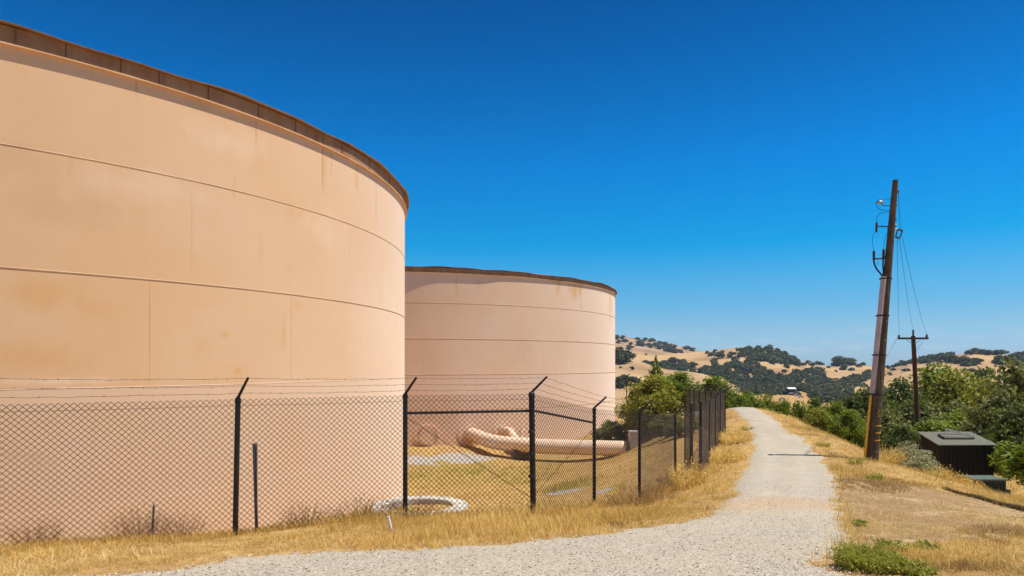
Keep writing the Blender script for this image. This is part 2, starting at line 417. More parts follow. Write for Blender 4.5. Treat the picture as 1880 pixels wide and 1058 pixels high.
def ground_material():
    m = Mt('dry_grassland', 0.95, 0.1)
    n1 = m.noise(0.35, 6); n2 = m.noise(3.0, 8, rough=0.65); n3 = m.noise(16, 6, m.coord((1, 1, 1)), 0.7)
    straw = m.ramp(n2, [(0.30, (0.26, 0.15, 0.055)), (0.48, (0.46, 0.29, 0.10)), (0.62, (0.60, 0.41, 0.17)), (0.8, (0.70, 0.52, 0.26))])
    straw = m.mix(m.ramp(n3, [(0.35, 0.75), (0.6, 0.0)]), straw, (0.26, 0.155, 0.06))
    straw = m.mix(m.math('MULTIPLY', m.ramp(n1, [(0.45, 0.0), (0.65, 1.0)]), 0.5), straw, (0.34, 0.20, 0.09))
    soil = m.ramp(m.noise(2.8, 10, m.coord((1, 0.8, 1)), 0.75), [(0.30, (0.19, 0.12, 0.05)), (0.45, (0.36, 0.25, 0.125)), (0.56, (0.50, 0.375, 0.215)), (0.75, (0.62, 0.49, 0.31))])
    soil = m.mix(m.ramp(m.noise(0.8, 6, rough=0.6), [(0.45, 0.0), (0.60, 0.8)]), soil, (0.30, 0.18, 0.08))
    soil = m.mix(m.math('MULTIPLY', m.ramp(m.noise(1.1, 9, m.coord((1.0, .7, 1)), 0.72, 0.8), [(0.47, 0.0), (0.56, 1.0)]), .65), soil, (0.27, 0.165, 0.075))
    soil = m.mix(m.ramp(m.noise(45, 4, rough=0.7), [(0.36, 0.7), (0.5, 0.0)]), soil, (0.17, 0.105, 0.055))
    soil = m.mix(m.ramp(m.noise(7, 6, rough=0.75), [(0.42, 0.75), (0.52, 0.0)]), soil, (0.25, 0.155, 0.07))
    soil = m.mix(m.ramp(m.noise(20, 5, rough=0.75), [(0.56, 0.0), (0.66, 0.6)]), soil, (0.66, 0.52, 0.34))
    bm = m.ramp(m.math('ADD', m.attr('bare'), m.math('MULTIPLY', m.math('SUBTRACT', m.noise(2, 5), 0.5), 1.2)), [(0.4, 0.0), (0.6, 1.0)])
    c = m.mix(bm, straw, soil)
    gmk = m.ramp(m.math('ADD', m.attr('green'), m.math('MULTIPLY', m.math('SUBTRACT', m.noise(1.5, 6), 0.5), 1.6)), [(0.35, 0.0), (0.9, 0.5)])
    c = m.mix(gmk, c, m.ramp(n3, [(0.35, (0.17, 0.145, 0.03)), (0.65, (0.34, 0.28, 0.07))]))
    gyk = m.ramp(m.math('ADD', m.attr('grey'), m.math('MULTIPLY', m.math('SUBTRACT', m.noise(1.2, 6), 0.5), 1.4)), [(0.5, 0.0), (0.7, 0.85)])
    c = m.mix(gyk, c, m.ramp(n3, [(0.35, (0.25, 0.23, 0.22)), (0.65, (0.50, 0.47, 0.45))]))
    m.color(c); m.bump(m.mix(0.5, n2, n3), 0.8, 0.06)
    return m.m
gme = build_ground(); gme.materials.clear(); gme.materials.append(ground_material())
tag(link('ground', gme), kind='structure')

# ------------------------------------------------------------------ gravel path
def build_path():
    from mathutils.geometry import delaunay_2d_cdt
    r = np.random.default_rng(31)
    mid = (PL + PR) / 2
    pts = []
    for (y0, y1, x0, x1, st) in ((-8, 14, -16, 8, 0.16), (14, 30, 2, 16, 0.25), (30, 52, 6, 20, 0.35)):
        gx, gy = np.meshgrid(np.arange(x0, x1, st), np.arange(y0, y1, st)); gx = gx.ravel() + r.normal(size=gx.size) * st * .15; gy = gy.ravel() + r.normal(size=gy.size) * st * .15
        ok = inpoly(gx, gy, path_poly); gx, gy = gx[ok], gy[ok]
        de = np.minimum(dseg(gx, gy, [tuple(q) for q in PL]), dseg(gx, gy, [tuple(q) for q in PR])); ok = de > 0.07
        pts.append(np.stack([gx[ok], gy[ok]], 1))
    bnd = path_poly; nb = len(bnd); allp = np.vstack([bnd] + pts)
    vo, eo, fo, _, _, _ = delaunay_2d_cdt([Vector((float(a), float(b))) for a, b in allp], [(q, (q + 1) % nb) for q in range(nb)], [], 1, 1e-6)
    vo = np.array([tuple(v) for v in vo]); fo = np.array([f for f in fo if len(f) == 3])
    cen = vo[fo].mean(1); fo = fo[inpoly(cen[:, 0], cen[:, 1], path_poly)]
    de = np.minimum(dseg(vo[:, 0], vo[:, 1], [tuple(q) for q in PL]), dseg(vo[:, 0], vo[:, 1], [tuple(q) for q in PR]))
    V = np.stack([vo[:, 0], vo[:, 1], G(vo[:, 0], vo[:, 1]) + np.where(de < 0.02, -0.03, 0.022)], 1)
    Fc = fo; edge = np.exp(-de / 0.22)
    dl = dseg(vo[:, 0], vo[:, 1], [tuple(q) for q in PL]); dr = dseg(vo[:, 0], vo[:, 1], [tuple(q) for q in PR]); fr_ = dl / (dl + dr + 1e-6)
    lane = (np.exp(-((fr_ - .3) / .09) ** 2) + np.exp(-((fr_ - .68) / .09) ** 2)) * sstep(7, 12, V[:, 1])
    # sandy washout across the path
    c0 = hit(1440, 928); px = V[:, 0] / np.maximum(V[:, 1], .1) * F + CXP
    dirt = 1.0 * np.exp(-((V[:, 1] - c0.y + (V[:, 0] - c0.x) * 0.22 + 0.3 * np.sin(V[:, 0] * 2.3)) / 1.5) ** 2) * (V[:, 1] > 4)
    m_ = Mt('crushed_gravel', 0.95, 0.1)
    vc = m_.voro(62, out='Color'); vd = m_.voro(62)
    tone = m_.n('ShaderNodeSeparateColor'); m_.l(vc, tone.inputs[0])
    st = m_.ramp(tone.outputs[0], [(0.0, (0.198, 0.166, 0.124)), (0.25, (0.324, 0.281, 0.214)), (0.6, (0.396, 0.357, 0.281)), (1.0, (0.504, 0.462, 0.371))])
    st = m_.mix(m_.ramp(m_.noise(38, 5, m_.coord((1, 1, 1)), rough=0.75), [(0.37, 0.8), (0.43, 0.0)]), st, (0.13, 0.10, 0.07))
    st = m_.mix(m_.math('MULTIPLY', m_.ramp(m_.noise(0.9, 6, m_.coord((1, 0.5, 1)), 0.6), [(0.42, 0.0), (0.6, 1.0)]), 0.22), st, (0.36, 0.30, 0.235))
    st = m_.mix(m_.math('MULTIPLY', m_.ramp(m_.noise(0.7, 5), [(0.4, 0.0), (0.65, 1.0)]), 0.30), st, (0.50, 0.40, 0.28))
    st = m_.mix(m_.math('MULTIPLY', m_.attr('lane'), m_.ramp(m_.noise(1.3, 6), [(0.35, 0.05), (0.65, 0.45)])), st, (0.50, 0.45, 0.37))
    dm = m_.math('ADD', m_.attr('dirt'), m_.math('MULTIPLY', m_.math('SUBTRACT', m_.noise(1.1, 9, rough=0.75), 0.5), 2.2))
    st = m_.mix(m_.ramp(dm, [(0.40, 0.0), (1.0, 0.85)]), st, m_.ramp(m_.noise(20, 5), [(0.35, (0.32, 0.22, 0.125)), (0.65, (0.52, 0.39, 0.25))]))
    em = m_.math('ADD', m_.attr('edge'), m_.math('MULTIPLY', m_.math('SUBTRACT', m_.noise(5, 6), 0.5), 0.9))
    st = m_.mix(m_.ramp(em, [(0.45, 0.0), (0.8, 0.8)]), st, (0.42, 0.28, 0.13))
    m_.color(st); m_.bump(m_.mix(0.6, vd, m_.noise(40, 5, rough=0.8)), 0.35, 0.008)
    me = np_mesh('path', V, 3, m_.m, faces=Fc, smooth=True, extra={'dirt': dirt, 'edge': edge, 'lane': lane})
    if me.polygons[200].normal.z < 0: me.flip_normals()
    tag(link('path', me), kind='structure')
build_path()

# loose stones on the gravel
def stones(n):
    u = rng.random(n); Zs = 5.2 + 11 * u ** 1.8
    X = (rng.random(n) * 1.7 - 0.85) * Zs
    ok = inpoly(X, Zs, path_poly); X, Zs = X[ok], Zs[ok]
    X = X + rng.normal(size=len(X)) * 0.03; Zs = Zs + rng.normal(size=len(Zs)) * 0.03
    z = G(X, Zs) + 0.022; k = len(X)
    r = 0.004 + 0.010 * rng.random(k) ** 2.5
    base = np.array([[1, 0, 0], [0, 1, 0], [-1, 0, 0], [0, -1, 0], [0, 0, 1]], float)
    fac = np.array([[0, 1, 4], [1, 2, 4], [2, 3, 4], [3, 0, 4]])
    th = rng.random(k) * 6.28
    sx = r * (0.8 + 0.8 * rng.random(k)); sy = r * (0.6 + 0.5 * rng.random(k)); sz = r * (0.4 + 0.5 * rng.random(k))
    b = base[None] * np.stack([sx, sy, sz], 1)[:, None, :]
    b = b + rng.normal(size=b.shape) * r[:, None, None] * 0.2
    c, s = np.cos(th)[:, None], np.sin(th)[:, None]
    bx = b[..., 0] * c - b[..., 1] * s; by = b[..., 0] * s + b[..., 1] * c
    V = np.stack([bx + X[:, None], by + Zs[:, None], b[..., 2] + z[:, None]], -1).reshape(-1, 3)
    Fc = (fac[None] + np.arange(k)[:, None, None] * 5).reshape(-1, 3)
    m = Mt('loose_stone', 0.9, 0.15)
    m.color(m.ramp(m.attr('tone'), [(0.0, (0.10, 0.08, 0.065)), (0.35, (0.24, 0.19, 0.145)), (1.0, (0.58, 0.50, 0.41))]))
    me = np_mesh('loose_stones', V, 3, m.m, tone=np.repeat(rng.random(k), 4), faces=Fc)
    tag(link('loose_stones', me), 'small loose grey and dark stones scattered over the gravel path', 'gravel', kind='stuff')
stones(60000)

# ------------------------------------------------------------------ tanks
def ang(C, R, px):
    """angle on the tank of the point seen at photo column px"""
    u = (px - CXP) / F; a = u * u + 1; b = -2 * (u * C[0] + C[1]); c = C[0] ** 2 + C[1] ** 2 - R * R
    Z = (-b - math.sqrt(max(b * b - 4 * a * c, 0))) / (2 * a)
    return math.degrees(math.atan2(Z - C[1], u * Z - C[0])) % 360
def tank_uv(C, R, px, py):
    a = math.radians(ang(C, R, px)); Z = C[1] + R * math.sin(a)
    return a * R, -(py - HY) / F * Z
def tank_paint(name, c_main, c_low, zlow, stain=1.0, stains=()):
    m = Mt(name, 0.50, 0.4)
    m.b.inputs['Sheen Weight'].default_value = 0.5; m.b.inputs['Sheen Roughness'].default_value = 0.45; m.b.inputs['Sheen Tint'].default_value = (1, 0.93, 0.85, 1)
    co = m.coord((1, 1, 1), 'UV')
    sx = m.n('ShaderNodeSeparateXYZ'); m.l(co, sx.inputs[0])
    big = m.noise(0.28, 5, co, 0.5)
    c = m.mix(m.ramp(big, [(0.38, 0.0), (0.62, 0.55)]), c_main, (c_main[0] * 0.97, c_main[1] * 0.86, c_main[2] * 0.70))
    blot = m.noise(0.9, 6, m.coord((1, 0.7, 1), 'UV'), 0.6)
    c = m.mix(m.ramp(blot, [(0.56, 0.0), (0.74, 0.35)]), c, (c_main[0] * 0.95, c_main[1] * 0.78, c_main[2] * 0.50))
    # repaint patches, rectangular, pinker lower down
    lo = m.n('ShaderNodeMapRange'); lo.inputs[1].default_value = zlow + 0.02; lo.inputs[2].default_value = zlow - 0.02
    m.l(sx.outputs[1], lo.inputs[0])
    br = m.n('ShaderNodeTexBrick'); br.inputs['Scale'].default_value = 1.0; br.inputs['Mortar Size'].default_value = 0
    br.inputs['Brick Width'].default_value = 3.3; br.inputs['Row Height'].default_value = 1.4; br.inputs['Color1'].default_value = (0, 0, 0, 1); br.inputs['Color2'].default_value = (1, 1, 1, 1)
    m.l(co, br.inputs[0])
    c = m.mix(m.math('MULTIPLY', br.outputs[0], 0.28), c, c_low)
    lf = m.math('MULTIPLY', lo.outputs[0], m.ramp(m.noise(0.5, 4, m.coord((1.0, 0.6, 1), 'UV')), [(0.3, 0.45), (0.6, 1.0)]))
    c = m.mix(lf, c, c_low)
    # vertical streaks and rust runs
    st = m.noise(1.0, 5, m.coord((3.0, 0.10, 1), 'UV'), 0.6)
    c = m.mix(m.ramp(st, [(0.50, 0.0), (0.72, 0.22)]), c, (c_main[0] * 1.06, c_main[1] * 1.04, c_main[2] * 1.02))
    rs = m.noise(1.0, 4, m.coord((2.6, 0.35, 1), 'UV'), 0.5)
    c = m.mix(m.math('MULTIPLY', m.ramp(rs, [(0.66, 0.0), (0.78, 0.5)]), stain), c, (0.62, 0.33, 0.11))
    wob = m.noise(1.3, 5, m.coord((1.2, 0.8, 1), 'UV'), 0.65)
    for (u0, v0, su, sv, k, colr) in stains:
        mp_ = m.n('ShaderNodeMapping'); mp_.inputs['Location'].default_value = (-u0 / su, -v0 / sv, 0); mp_.inputs['Scale'].default_value = (1 / su, 1 / sv, 0)
        m.l(co, mp_.inputs[0]); ln = m.n('ShaderNodeVectorMath', operation='LENGTH'); m.l(mp_.outputs[0], ln.inputs[0])
        dd = m.math('ADD', ln.outputs['Value'], m.math('MULTIPLY', m.math('SUBTRACT', wob, 0.5), 2.2))
        mk = m.ramp(dd, [(0.15, k), (0.95, 0.0)])
        c = m.mix(mk, c, colr)
    # fine specks of rust
    sp = m.voro(1.5, co); sp2 = m.ramp(sp, [(0.0, 1.0), (0.014, 0.6), (0.022, 0.0)])
    c = m.mix(m.math('MULTIPLY', sp2, 0.8), c, (0.34, 0.17, 0.08))
    fn = m.noise(35, 4, co)
    c = m.mix(m.ramp(fn, [(0.40, 0.12), (0.6, 0.0)]), c, tuple(q * 0.7 for q in c_main))
    m.color(c); m.bump(m.noise(0.6, 3, co), 0.12, 0.05)
    return m.m
_o = (0.70, 0.36, 0.10); _r = (0.52, 0.25, 0.08); _p = (0.86, 0.64, 0.43); _b = (0.62, 0.36, 0.16); _k = (0.76, 0.52, 0.36)
def st(C, R, l): return [tank_uv(C, R, a, b) + (c_, d_, e_, f_) for a, b, c_, d_, e_, f_ in l]
M_t1 = tank_paint('peach_tank_paint', (0.76, 0.492, 0.27), (0.745, 0.525, 0.345), -0.53, 1.0, st(C1, R1, [
    (596, 300, .20, 1.1, .55, _o), (592, 285, .05, 1.3, .9, _r), (608, 300, .04, .7, .7, _r), (655, 320, .05, 1.0, .7, _r), (250, 160, .05, .5, .6, _r), (470, 240, .04, .6, .6, _r), (690, 350, .08, 1.4, .6, _r), (352, 420, .03, 1.2, .35, _r), (275, 600, .03, 1.3, .4, _r), (437, 682, .16, .16, .8, _o), (414, 614, .22, .12, .6, _o), (480, 460, .12, .5, .35, _o), (655, 320, .3, .7, .35, _o), (545, 560, .3, .25, .3, _o),
    (85, 540, .9, .5, .45, _o), (175, 570, .5, .4, .35, _o), (60, 665, 1.2, .5, .4, _o), (370, 640, .5, .4, .3, _o), (130, 380, 1.6, .7, .35, _b), (40, 300, 1.8, .6, .3, _b),
    (420, 260, 1.5, .6, .45, _p), (250, 340, 1.8, .5, .35, _p), (600, 420, 1.5, .9, .35, _p), (520, 700, 2.5, 1.0, .4, _k), (640, 780, 4, 1.2, .45, _k), (200, 850, 3, 1.0, .35, _k), (90, 700, 1.6, .12, .7, _p), (370, 180, .5, .5, .3, _b), (700, 600, 3, 2.2, .3, _p)]))
M_t2 = tank_paint('dusty_peach_tank_paint', (0.80, 0.565, 0.385), (0.79, 0.56, 0.405), -0.74, 0.7, st(C2, R2, [
    (1121, 560, 1.3, 2.4, 1.0, _o), (1055, 532, .9, 1.2, .8, _o), (1065, 530, .4, 1.8, .8, _o), (1025, 525, .4, 1.0, .6, _o), (880, 525, .3, .5, .4, _o), (838, 520, .15, 1.0, .4, _b),
    (960, 630, 1.6, 1.6, .4, (0.70, 0.42, 0.28)), (1050, 700, 3, 2, .4, _p), (800, 760, 2.5, 1.5, .35, _b), (940, 620, 1.2, .8, .3, _k)]))
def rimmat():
    m = Mt('rusty_shaded_fascia', 0.7, 0.2)
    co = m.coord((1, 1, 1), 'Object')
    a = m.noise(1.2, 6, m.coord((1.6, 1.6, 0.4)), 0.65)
    c = m.mix(m.ramp(a, [(0.42, 0.0), (0.72, 0.8)]), (0.37, 0.215, 0.115), (0.22, 0.09, 0.035))  # brown base darkened with the roof overhang's shade, blotched with rust
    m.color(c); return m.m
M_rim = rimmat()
M_seam = simple('weld_seam', (0.82, 0.56, 0.35), (0.66, 0.41, 0.22), 1.5, 0.6, 0.2)
M_seampale = simple('pale_scraped_lit_seam', (0.88, 0.74, 0.58), (0.74, 0.52, 0.34), 1.2, 0.6, 0.2)  # scraped weld lightened further by a painted ledge highlight
M_joint = simple('plate_joint_weld', (0.58, 0.35, 0.18), (0.74, 0.46, 0.24), 4, 0.9, 0.1)
M_splice = simple('dark_rusty_joint', (0.09, 0.045, 0.022), (0.25, 0.13, 0.06), 4, 0.9, 0.1)
M_seamdark = simple('joint_shade_line', (0.34, 0.20, 0.11), (0.60, 0.38, 0.21), 0.9, 0.9, 0.1)  # brown weld weathering with the ledge's underside shade painted in

def tank(name, C, R, zb, seams, ztop, zlip, mat, label, joints, seed, rust):
    rs = random.Random(seed)
    t = tag(empty(name, (C[0], C[1], zb)), label, 'water tank')
    # wall with plates lapped course over course; UV = metres along / height
    n = 480; levels = [zb - 0.4] + sorted(seams) + [ztop - 0.03]
    prof = []
    for i in range(len(levels) - 1):
        r = R + (0.004, 0.002, 0.0, 0.003, 0.006)[i]
        prof += [(r, levels[i] - 0.004), (r, levels[i + 1] + 0.004)]
    V = []; 
    an = np.arange(n + 1) * 2 * math.pi / n
    for r, z in prof: V.append(np.stack([C[0] + r * np.cos(an), C[1] + r * np.sin(an), np.full(n + 1, z)], 1))
    V = np.vstack(V); k = n + 1; Fc = []
    for i in range(0, len(prof) - 1, 2):
        a = i * k + np.arange(n); Fc.append(np.stack([a, a + 1, a + k + 1, a + k], 1))
    Fc = np.vstack(Fc)
    me = np_mesh('wall', V, 4, mat, faces=Fc, smooth=True)
    uv = me.uv_layers.new(name='UVMap')
    ang = np.tile(an, len(prof)) * R; zz = V[:, 2]
    lv = np.zeros(len(me.loops), dtype=np.int32); me.loops.foreach_get('vertex_index', lv)
    uv.data.foreach_set('uv', np.stack([ang[lv], zz[lv]], 1).astype(np.float32).ravel())
    try: me.set_sharp_from_angle(angle=math.radians(40))
    except Exception: pass
    adopt(link('wall', me), t)
    k_ = 1.0 if R < 18 else 1.9
    for q_, s in enumerate(seams):
        lowr = q_ >= 2; sp_ = 0.0055 if lowr and R < 18 else 0.0085
        MB().lathe((C[0], C[1], s), [(R - 0.03, 0.0), (R + sp_, 0.001), (R + sp_, 0.016 * k_), (R - 0.03, 0.019 * k_)], 480).build('weld_seam', M_seampale if lowr and R < 18 else M_seam, t, True)  # bead toned pale, painting in the light on the seam ledge
        if not lowr or R > 18:
            MB().lathe((C[0], C[1], s), [(R - 0.03, -0.015 * k_), (R + 0.0075, -0.014 * k_), (R + 0.0075, -0.0005), (R - 0.03, -0.0005)], 480).build('seam_shade', M_seamdark, t, True)  # thin ring carrying the painted shade under the weld ledge
    # vertical plate joints
    jw = 0.007 if R < 18 else 0.012
    for (ad, z0, z1) in joints:
        a = math.radians(ad)
        j = MB(); j.box((C[0] + (R - .01) * math.cos(a), C[1] + (R - .01) * math.sin(a), (z0 + z1) / 2), (0.026, jw, z1 - z0), a)
        j.build('plate_joint', M_joint, t)
    # curb fascia
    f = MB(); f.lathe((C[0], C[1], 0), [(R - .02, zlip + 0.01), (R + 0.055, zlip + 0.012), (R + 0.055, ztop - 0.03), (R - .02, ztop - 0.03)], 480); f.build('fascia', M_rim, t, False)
    MB().lathe((C[0], C[1], zlip), [(R - .02, -0.02), (R + 0.10, -0.016), (R + 0.10, 0.008), (R - .02, 0.008)], 480).build('stiffener_ring', M_seam, t, False)
    # wavy roof edge with a shallow cone roof
    n = 360; vs = []; fs = []
    for i in range(n):
        a = 2 * math.pi * i / n; s = a * R
        wv = 0.032 * math.sin(s * 1.15 + seed) + 0.016 * math.sin(s * 2.7) + 0.03 * math.sin(s * 0.37 + 1)
        ro = R + 0.18 + 0.02 * math.sin(s * 0.9)
        ca, sa = math.cos(a), math.sin(a)
        for r, z in ((R - 0.2, ztop + 0.012), (ro, ztop - 0.035 + wv), (ro + 0.004, ztop - 0.012 + wv), (R - 0.3, ztop + 0.045)):
            vs.append((C[0] + r * ca, C[1] + r * sa, z))
    vs.append((C[0], C[1], ztop + 0.7))
    for i in range(n):
        k = (i + 1) % n
        for q in range(3): fs.append((i * 4 + q, k * 4 + q, k * 4 + q + 1, i * 4 + q + 1))
        fs.append((i * 4 + 3, k * 4 + 3, len(vs) - 1))
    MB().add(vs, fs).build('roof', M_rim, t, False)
    # small clips and joints on the fascia
    for ad, wd in rust:
        a = math.radians(ad)
        MB().box((C[0] + (R + .062) * math.cos(a), C[1] + (R + .062) * math.sin(a), (zlip + ztop) / 2), (0.02, wd, ztop - zlip - 0.06), a).build('splice_plate', M_splice, t)
    return t
j1 = [(ang(C1, R1, x), a, b) for x, a, b in [(507, 4.55, 6.6), (352, 2.0, 4.5), (275, -.5, 1.97), (535, -.5, 1.97), (640, 4.55, 6.6), (702, 2.0, 4.5), (-150, 2, 4.5), (-300, 4.5, 6.6)]]
tank('water_tank', C1, R1, -5.65, [4.53, 1.99, -0.53, -3.16], 7.0, 6.60, M_t1, 'big pale peach water tank nearest the camera, filling the left side behind the fence',
     j1, 1, [(ang(C1, R1, x), 0.012) for x in (28, 120, 220, 290, 380, 472, 540, 590, 625, 675, 712)])
j2 = [(ang(C2, R2, x), a, b) for x, a, b in [(755, 1.83, 4.33), (978, 1.83, 4.33), (797, 4.38, 6.5), (778, -.7, 1.78), (996, -.7, 1.78), (875, -3.2, -.75), (1060, 4.38, 6.5), (1105, -.7, 1.78), (1030, -3.2, -.75)]]
T2 = tank('water_tank', C2, R2, -5.85, [4.35, 1.81, -0.74, -3.3], 6.88, 6.50, M_t2, 'farther peach water tank behind the pipes, half hidden by the bigger tank',
     j2, 2, [(ang(C2, R2, x), 0.02) for x in (755, 797, 837, 882, 932, 990, 1060, 1100)])
# round blind manway on the far tank
def wallpt(C, R, px, z, off=0.0):
    a = math.radians(ang(C, R, px)); return Vector((C[0] + (R + off) * math.cos(a), C[1] + (R + off) * math.sin(a), z)), Vector((math.cos(a), math.sin(a), 0))
def flange(mb, p, nrm, r0, r1, th, n=32):
    """solid annulus / disc facing nrm"""
    nrm = nrm.normalized(); u = nrm.cross(Vector((0, 0, 1))).normalized(); v = u.cross(nrm)
    vs = []
    for r, d in ((r0, 0), (r1, 0), (r1, th), (r0, th)):
        for k in range(n):
            a = 2 * math.pi * k / n; vs.append(p + nrm * d + (u * math.cos(a) + v * math.sin(a)) * r)
    fs = []
    for q in range(4):
        for k in range(n):
            fs.append((q * n + k, q * n + (k + 1) % n, ((q + 1) % 4) * n + (k + 1) % n, ((q + 1) % 4) * n + k))
    mb.add(vs, fs)
M_manway = simple('pale_manway_paint', (0.76, 0.54, 0.38), (0.82, 0.62, 0.46), 1.5, 0.5, 0.35)
mw = MB(); p, nn = wallpt(C2, R2, 784, -5.1)
flange(mw, p, nn, 0.02, 0.88, 0.03); flange(mw, p, nn, 0.80, 0.90, 0.10, 8); flange(mw, p, nn, 0.02, 0.50, 0.30); flange(mw, p + nn * 0.30, nn, 0.0, 0.60, 0.05)
mo = mw.build('manway', M_manway, T2)
bl = MB()
for k in range(16):
    a = 2 * math.pi * k / 16; u = nn.cross(Vector((0, 0, 1))).normalized()
    q = p + nn * 0.35 + (u * math.cos(a) + Vector((0, 0, 1)) * math.sin(a)) * 0.55
    bo_ = MB().tube([q, q + nn * 0.04], 0.025, 6).build('bolt', M_rust); bo_.parent = mo

# ------------------------------------------------------------------ pipes
M_pipe = simple('peach_pipe_paint', (0.78, 0.56, 0.39), (0.84, 0.65, 0.49), 1.5, 0.5, 0.35)
def pipes():
    t = tag(empty('outlet_pipe', (4, 42, -5.85)), 'long thick peach water pipe running from the far tank to the concrete pillar', 'pipe')
    z = -4.98
    a, na = wallpt(C2, R2, 862, z)
    u0 = P(1150, 823, 40.3)
    pts = [a, a + na * 0.7]
    mid1 = P(905, 0, 43.9); mid2 = P(965, 0, 42.0); mid3 = P(1010, 0, 41.3)
    ctrl = [(a + na * 0.9).xy, Vector((mid1.x, mid1.y)), Vector((mid2.x, mid2.y)), Vector((mid3.x, mid3.y)), Vector((P(1080, 0, 40.8).x, 40.8)), Vector((u0.x, 40.3))]
    cc = catmull([tuple(c) for c in ctrl], 8)
    pts = [a - na * 0.05, a + na * 0.4] + [Vector((x, y, z)) for x, y in cc]
    MB().tube(pts, 0.45, 28).build('pipe_run', M_pipe, t, True)
    fl = MB(); flange(fl, a, na, 0.40, 0.86, 0.04); fl.build('wall_plate', M_pipe, t)
    fl = MB(); flange(fl, a + na * 0.42, na, 0.42, 0.62, 0.07); flange(fl, a + na * 0.53, na, 0.42, 0.62, 0.07); fl.build('flange', M_pipe, t)
    bo = MB(); uu = na.cross(Vector((0, 0, 1))).normalized()
    for k in range(16):
        an = 2 * math.pi * k / 16; q = a + na * 0.40 + (uu * math.cos(an) + Vector((0, 0, 1)) * math.sin(an)) * 0.57
        MB().tube([q, q + na * 0.24], 0.03, 6).build('bolt', M_rust, t)
    # weld bands on the elbow
    for i in (3, 8, 13, 18, 30):
        q = pts[i]; d = (pts[i + 1] - pts[i - 1]).normalized(); wb = MB(); flange(wb, q, d, 0.44, 0.458, 0.03); wb.build('weld_band', M_pipe, t)
    # thinner branch joining from the left rear
    t2 = tag(empty('branch_pipe', (0, 46, -5.85)), 'shorter thin peach branch pipe with a valve joining the long pipe', 'pipe')
    b, nb = wallpt(C2, R2, 921, -4.80)
    e = Vector((P(972, 0, 42.2).x, 42.2, -4.95))
    bp = [b - nb * .05, b + nb * 0.9] + [Vector((x, y, -4.80 - 0.15 * k / 16)) for k, (x, y) in enumerate(catmull([tuple((b + nb * 1.4).xy), (P(945, 0, 44.6).x, 44.6), (P(958, 0, 43.6).x, 43.6), tuple(e.xy)], 5))]
    MB().tube(bp, 0.26, 20).build('pipe_run', M_pipe, t2, True)
    fl = MB(); flange(fl, b, nb, 0.24, 0.66, 0.04); fl.build('wall_plate', M_pipe, t2)
    fl = MB(); flange(fl, b + nb * 0.45, nb, 0.24, 0.42, 0.14); fl.build('flange', M_pipe, t2)
    bo = MB(); uu = nb.cross(Vector((0, 0, 1))).normalized()
    for k in range(12):
        an = 2 * math.pi * k / 12; q = b + nb * 0.42 + (uu * math.cos(an) + Vector((0, 0, 1)) * math.sin(an)) * 0.37
        MB().tube([q, q + nb * 0.20], 0.025, 6).build('bolt', M_rust, t2)
    v = P(957, 0, 43.6); v.z = -4.55
    vm = MB(); vm.tube([v, v + Vector((0, 0, .45))], [0.16, 0.12], 12); vm.tube([v + Vector((-.22, 0, .28)), v + Vector((.22, 0, .28))], 0.09, 10); vm.tube([v + Vector((0, 0, .45)), v + Vector((0.02, 0, .70))], 0.03, 8)
    vm.tube([v + Vector((-.14, 0, .66)), v + Vector((.16, 0, .66))], 0.025, 6); vm.build('air_valve', M_pipe, t2)
    # saddle pier
    pc = P(955, 0, 42.3); zg = g1(pc.x, pc.y) - 0.1
    vs = []
    for zz, hx, hy in ((zg, 0.62, 0.55), (-5.28, 0.46, 0.42)):
        for sx, sy in ((-1, -1), (1, -1), (1, 1), (-1, 1)): vs.append((pc.x + sx * hx, pc.y + sy * hy, zz))
    m = MB().add(vs, [(3, 2, 1, 0), (4, 5, 6, 7), (0, 1, 5, 4), (1, 2, 6, 5), (2, 3, 7, 6), (3, 0, 4, 7)])
    m.box((pc.x, pc.y, -5.25), (0.8, 0.5, 0.09))
    tag(m.build('pipe_support', M_concdark), 'dark tapered concrete block carrying the long pipe', 'pipe support')
    pp = P(1164, 0, 40.2); zg = g1(pp.x, pp.y)
    m = MB(); m.box((pp.x, pp.y, (zg - 0.2 - 3.98) / 2), (0.55, 0.8, -3.98 - zg + 0.2)); m.box((pp.x, pp.y, -3.94), (0.62, 0.88, 0.07))
    tag(m.build('concrete_pillar', M_conc), 'squat square concrete pillar at the right end of the long pipe', 'pillar')
pipes()

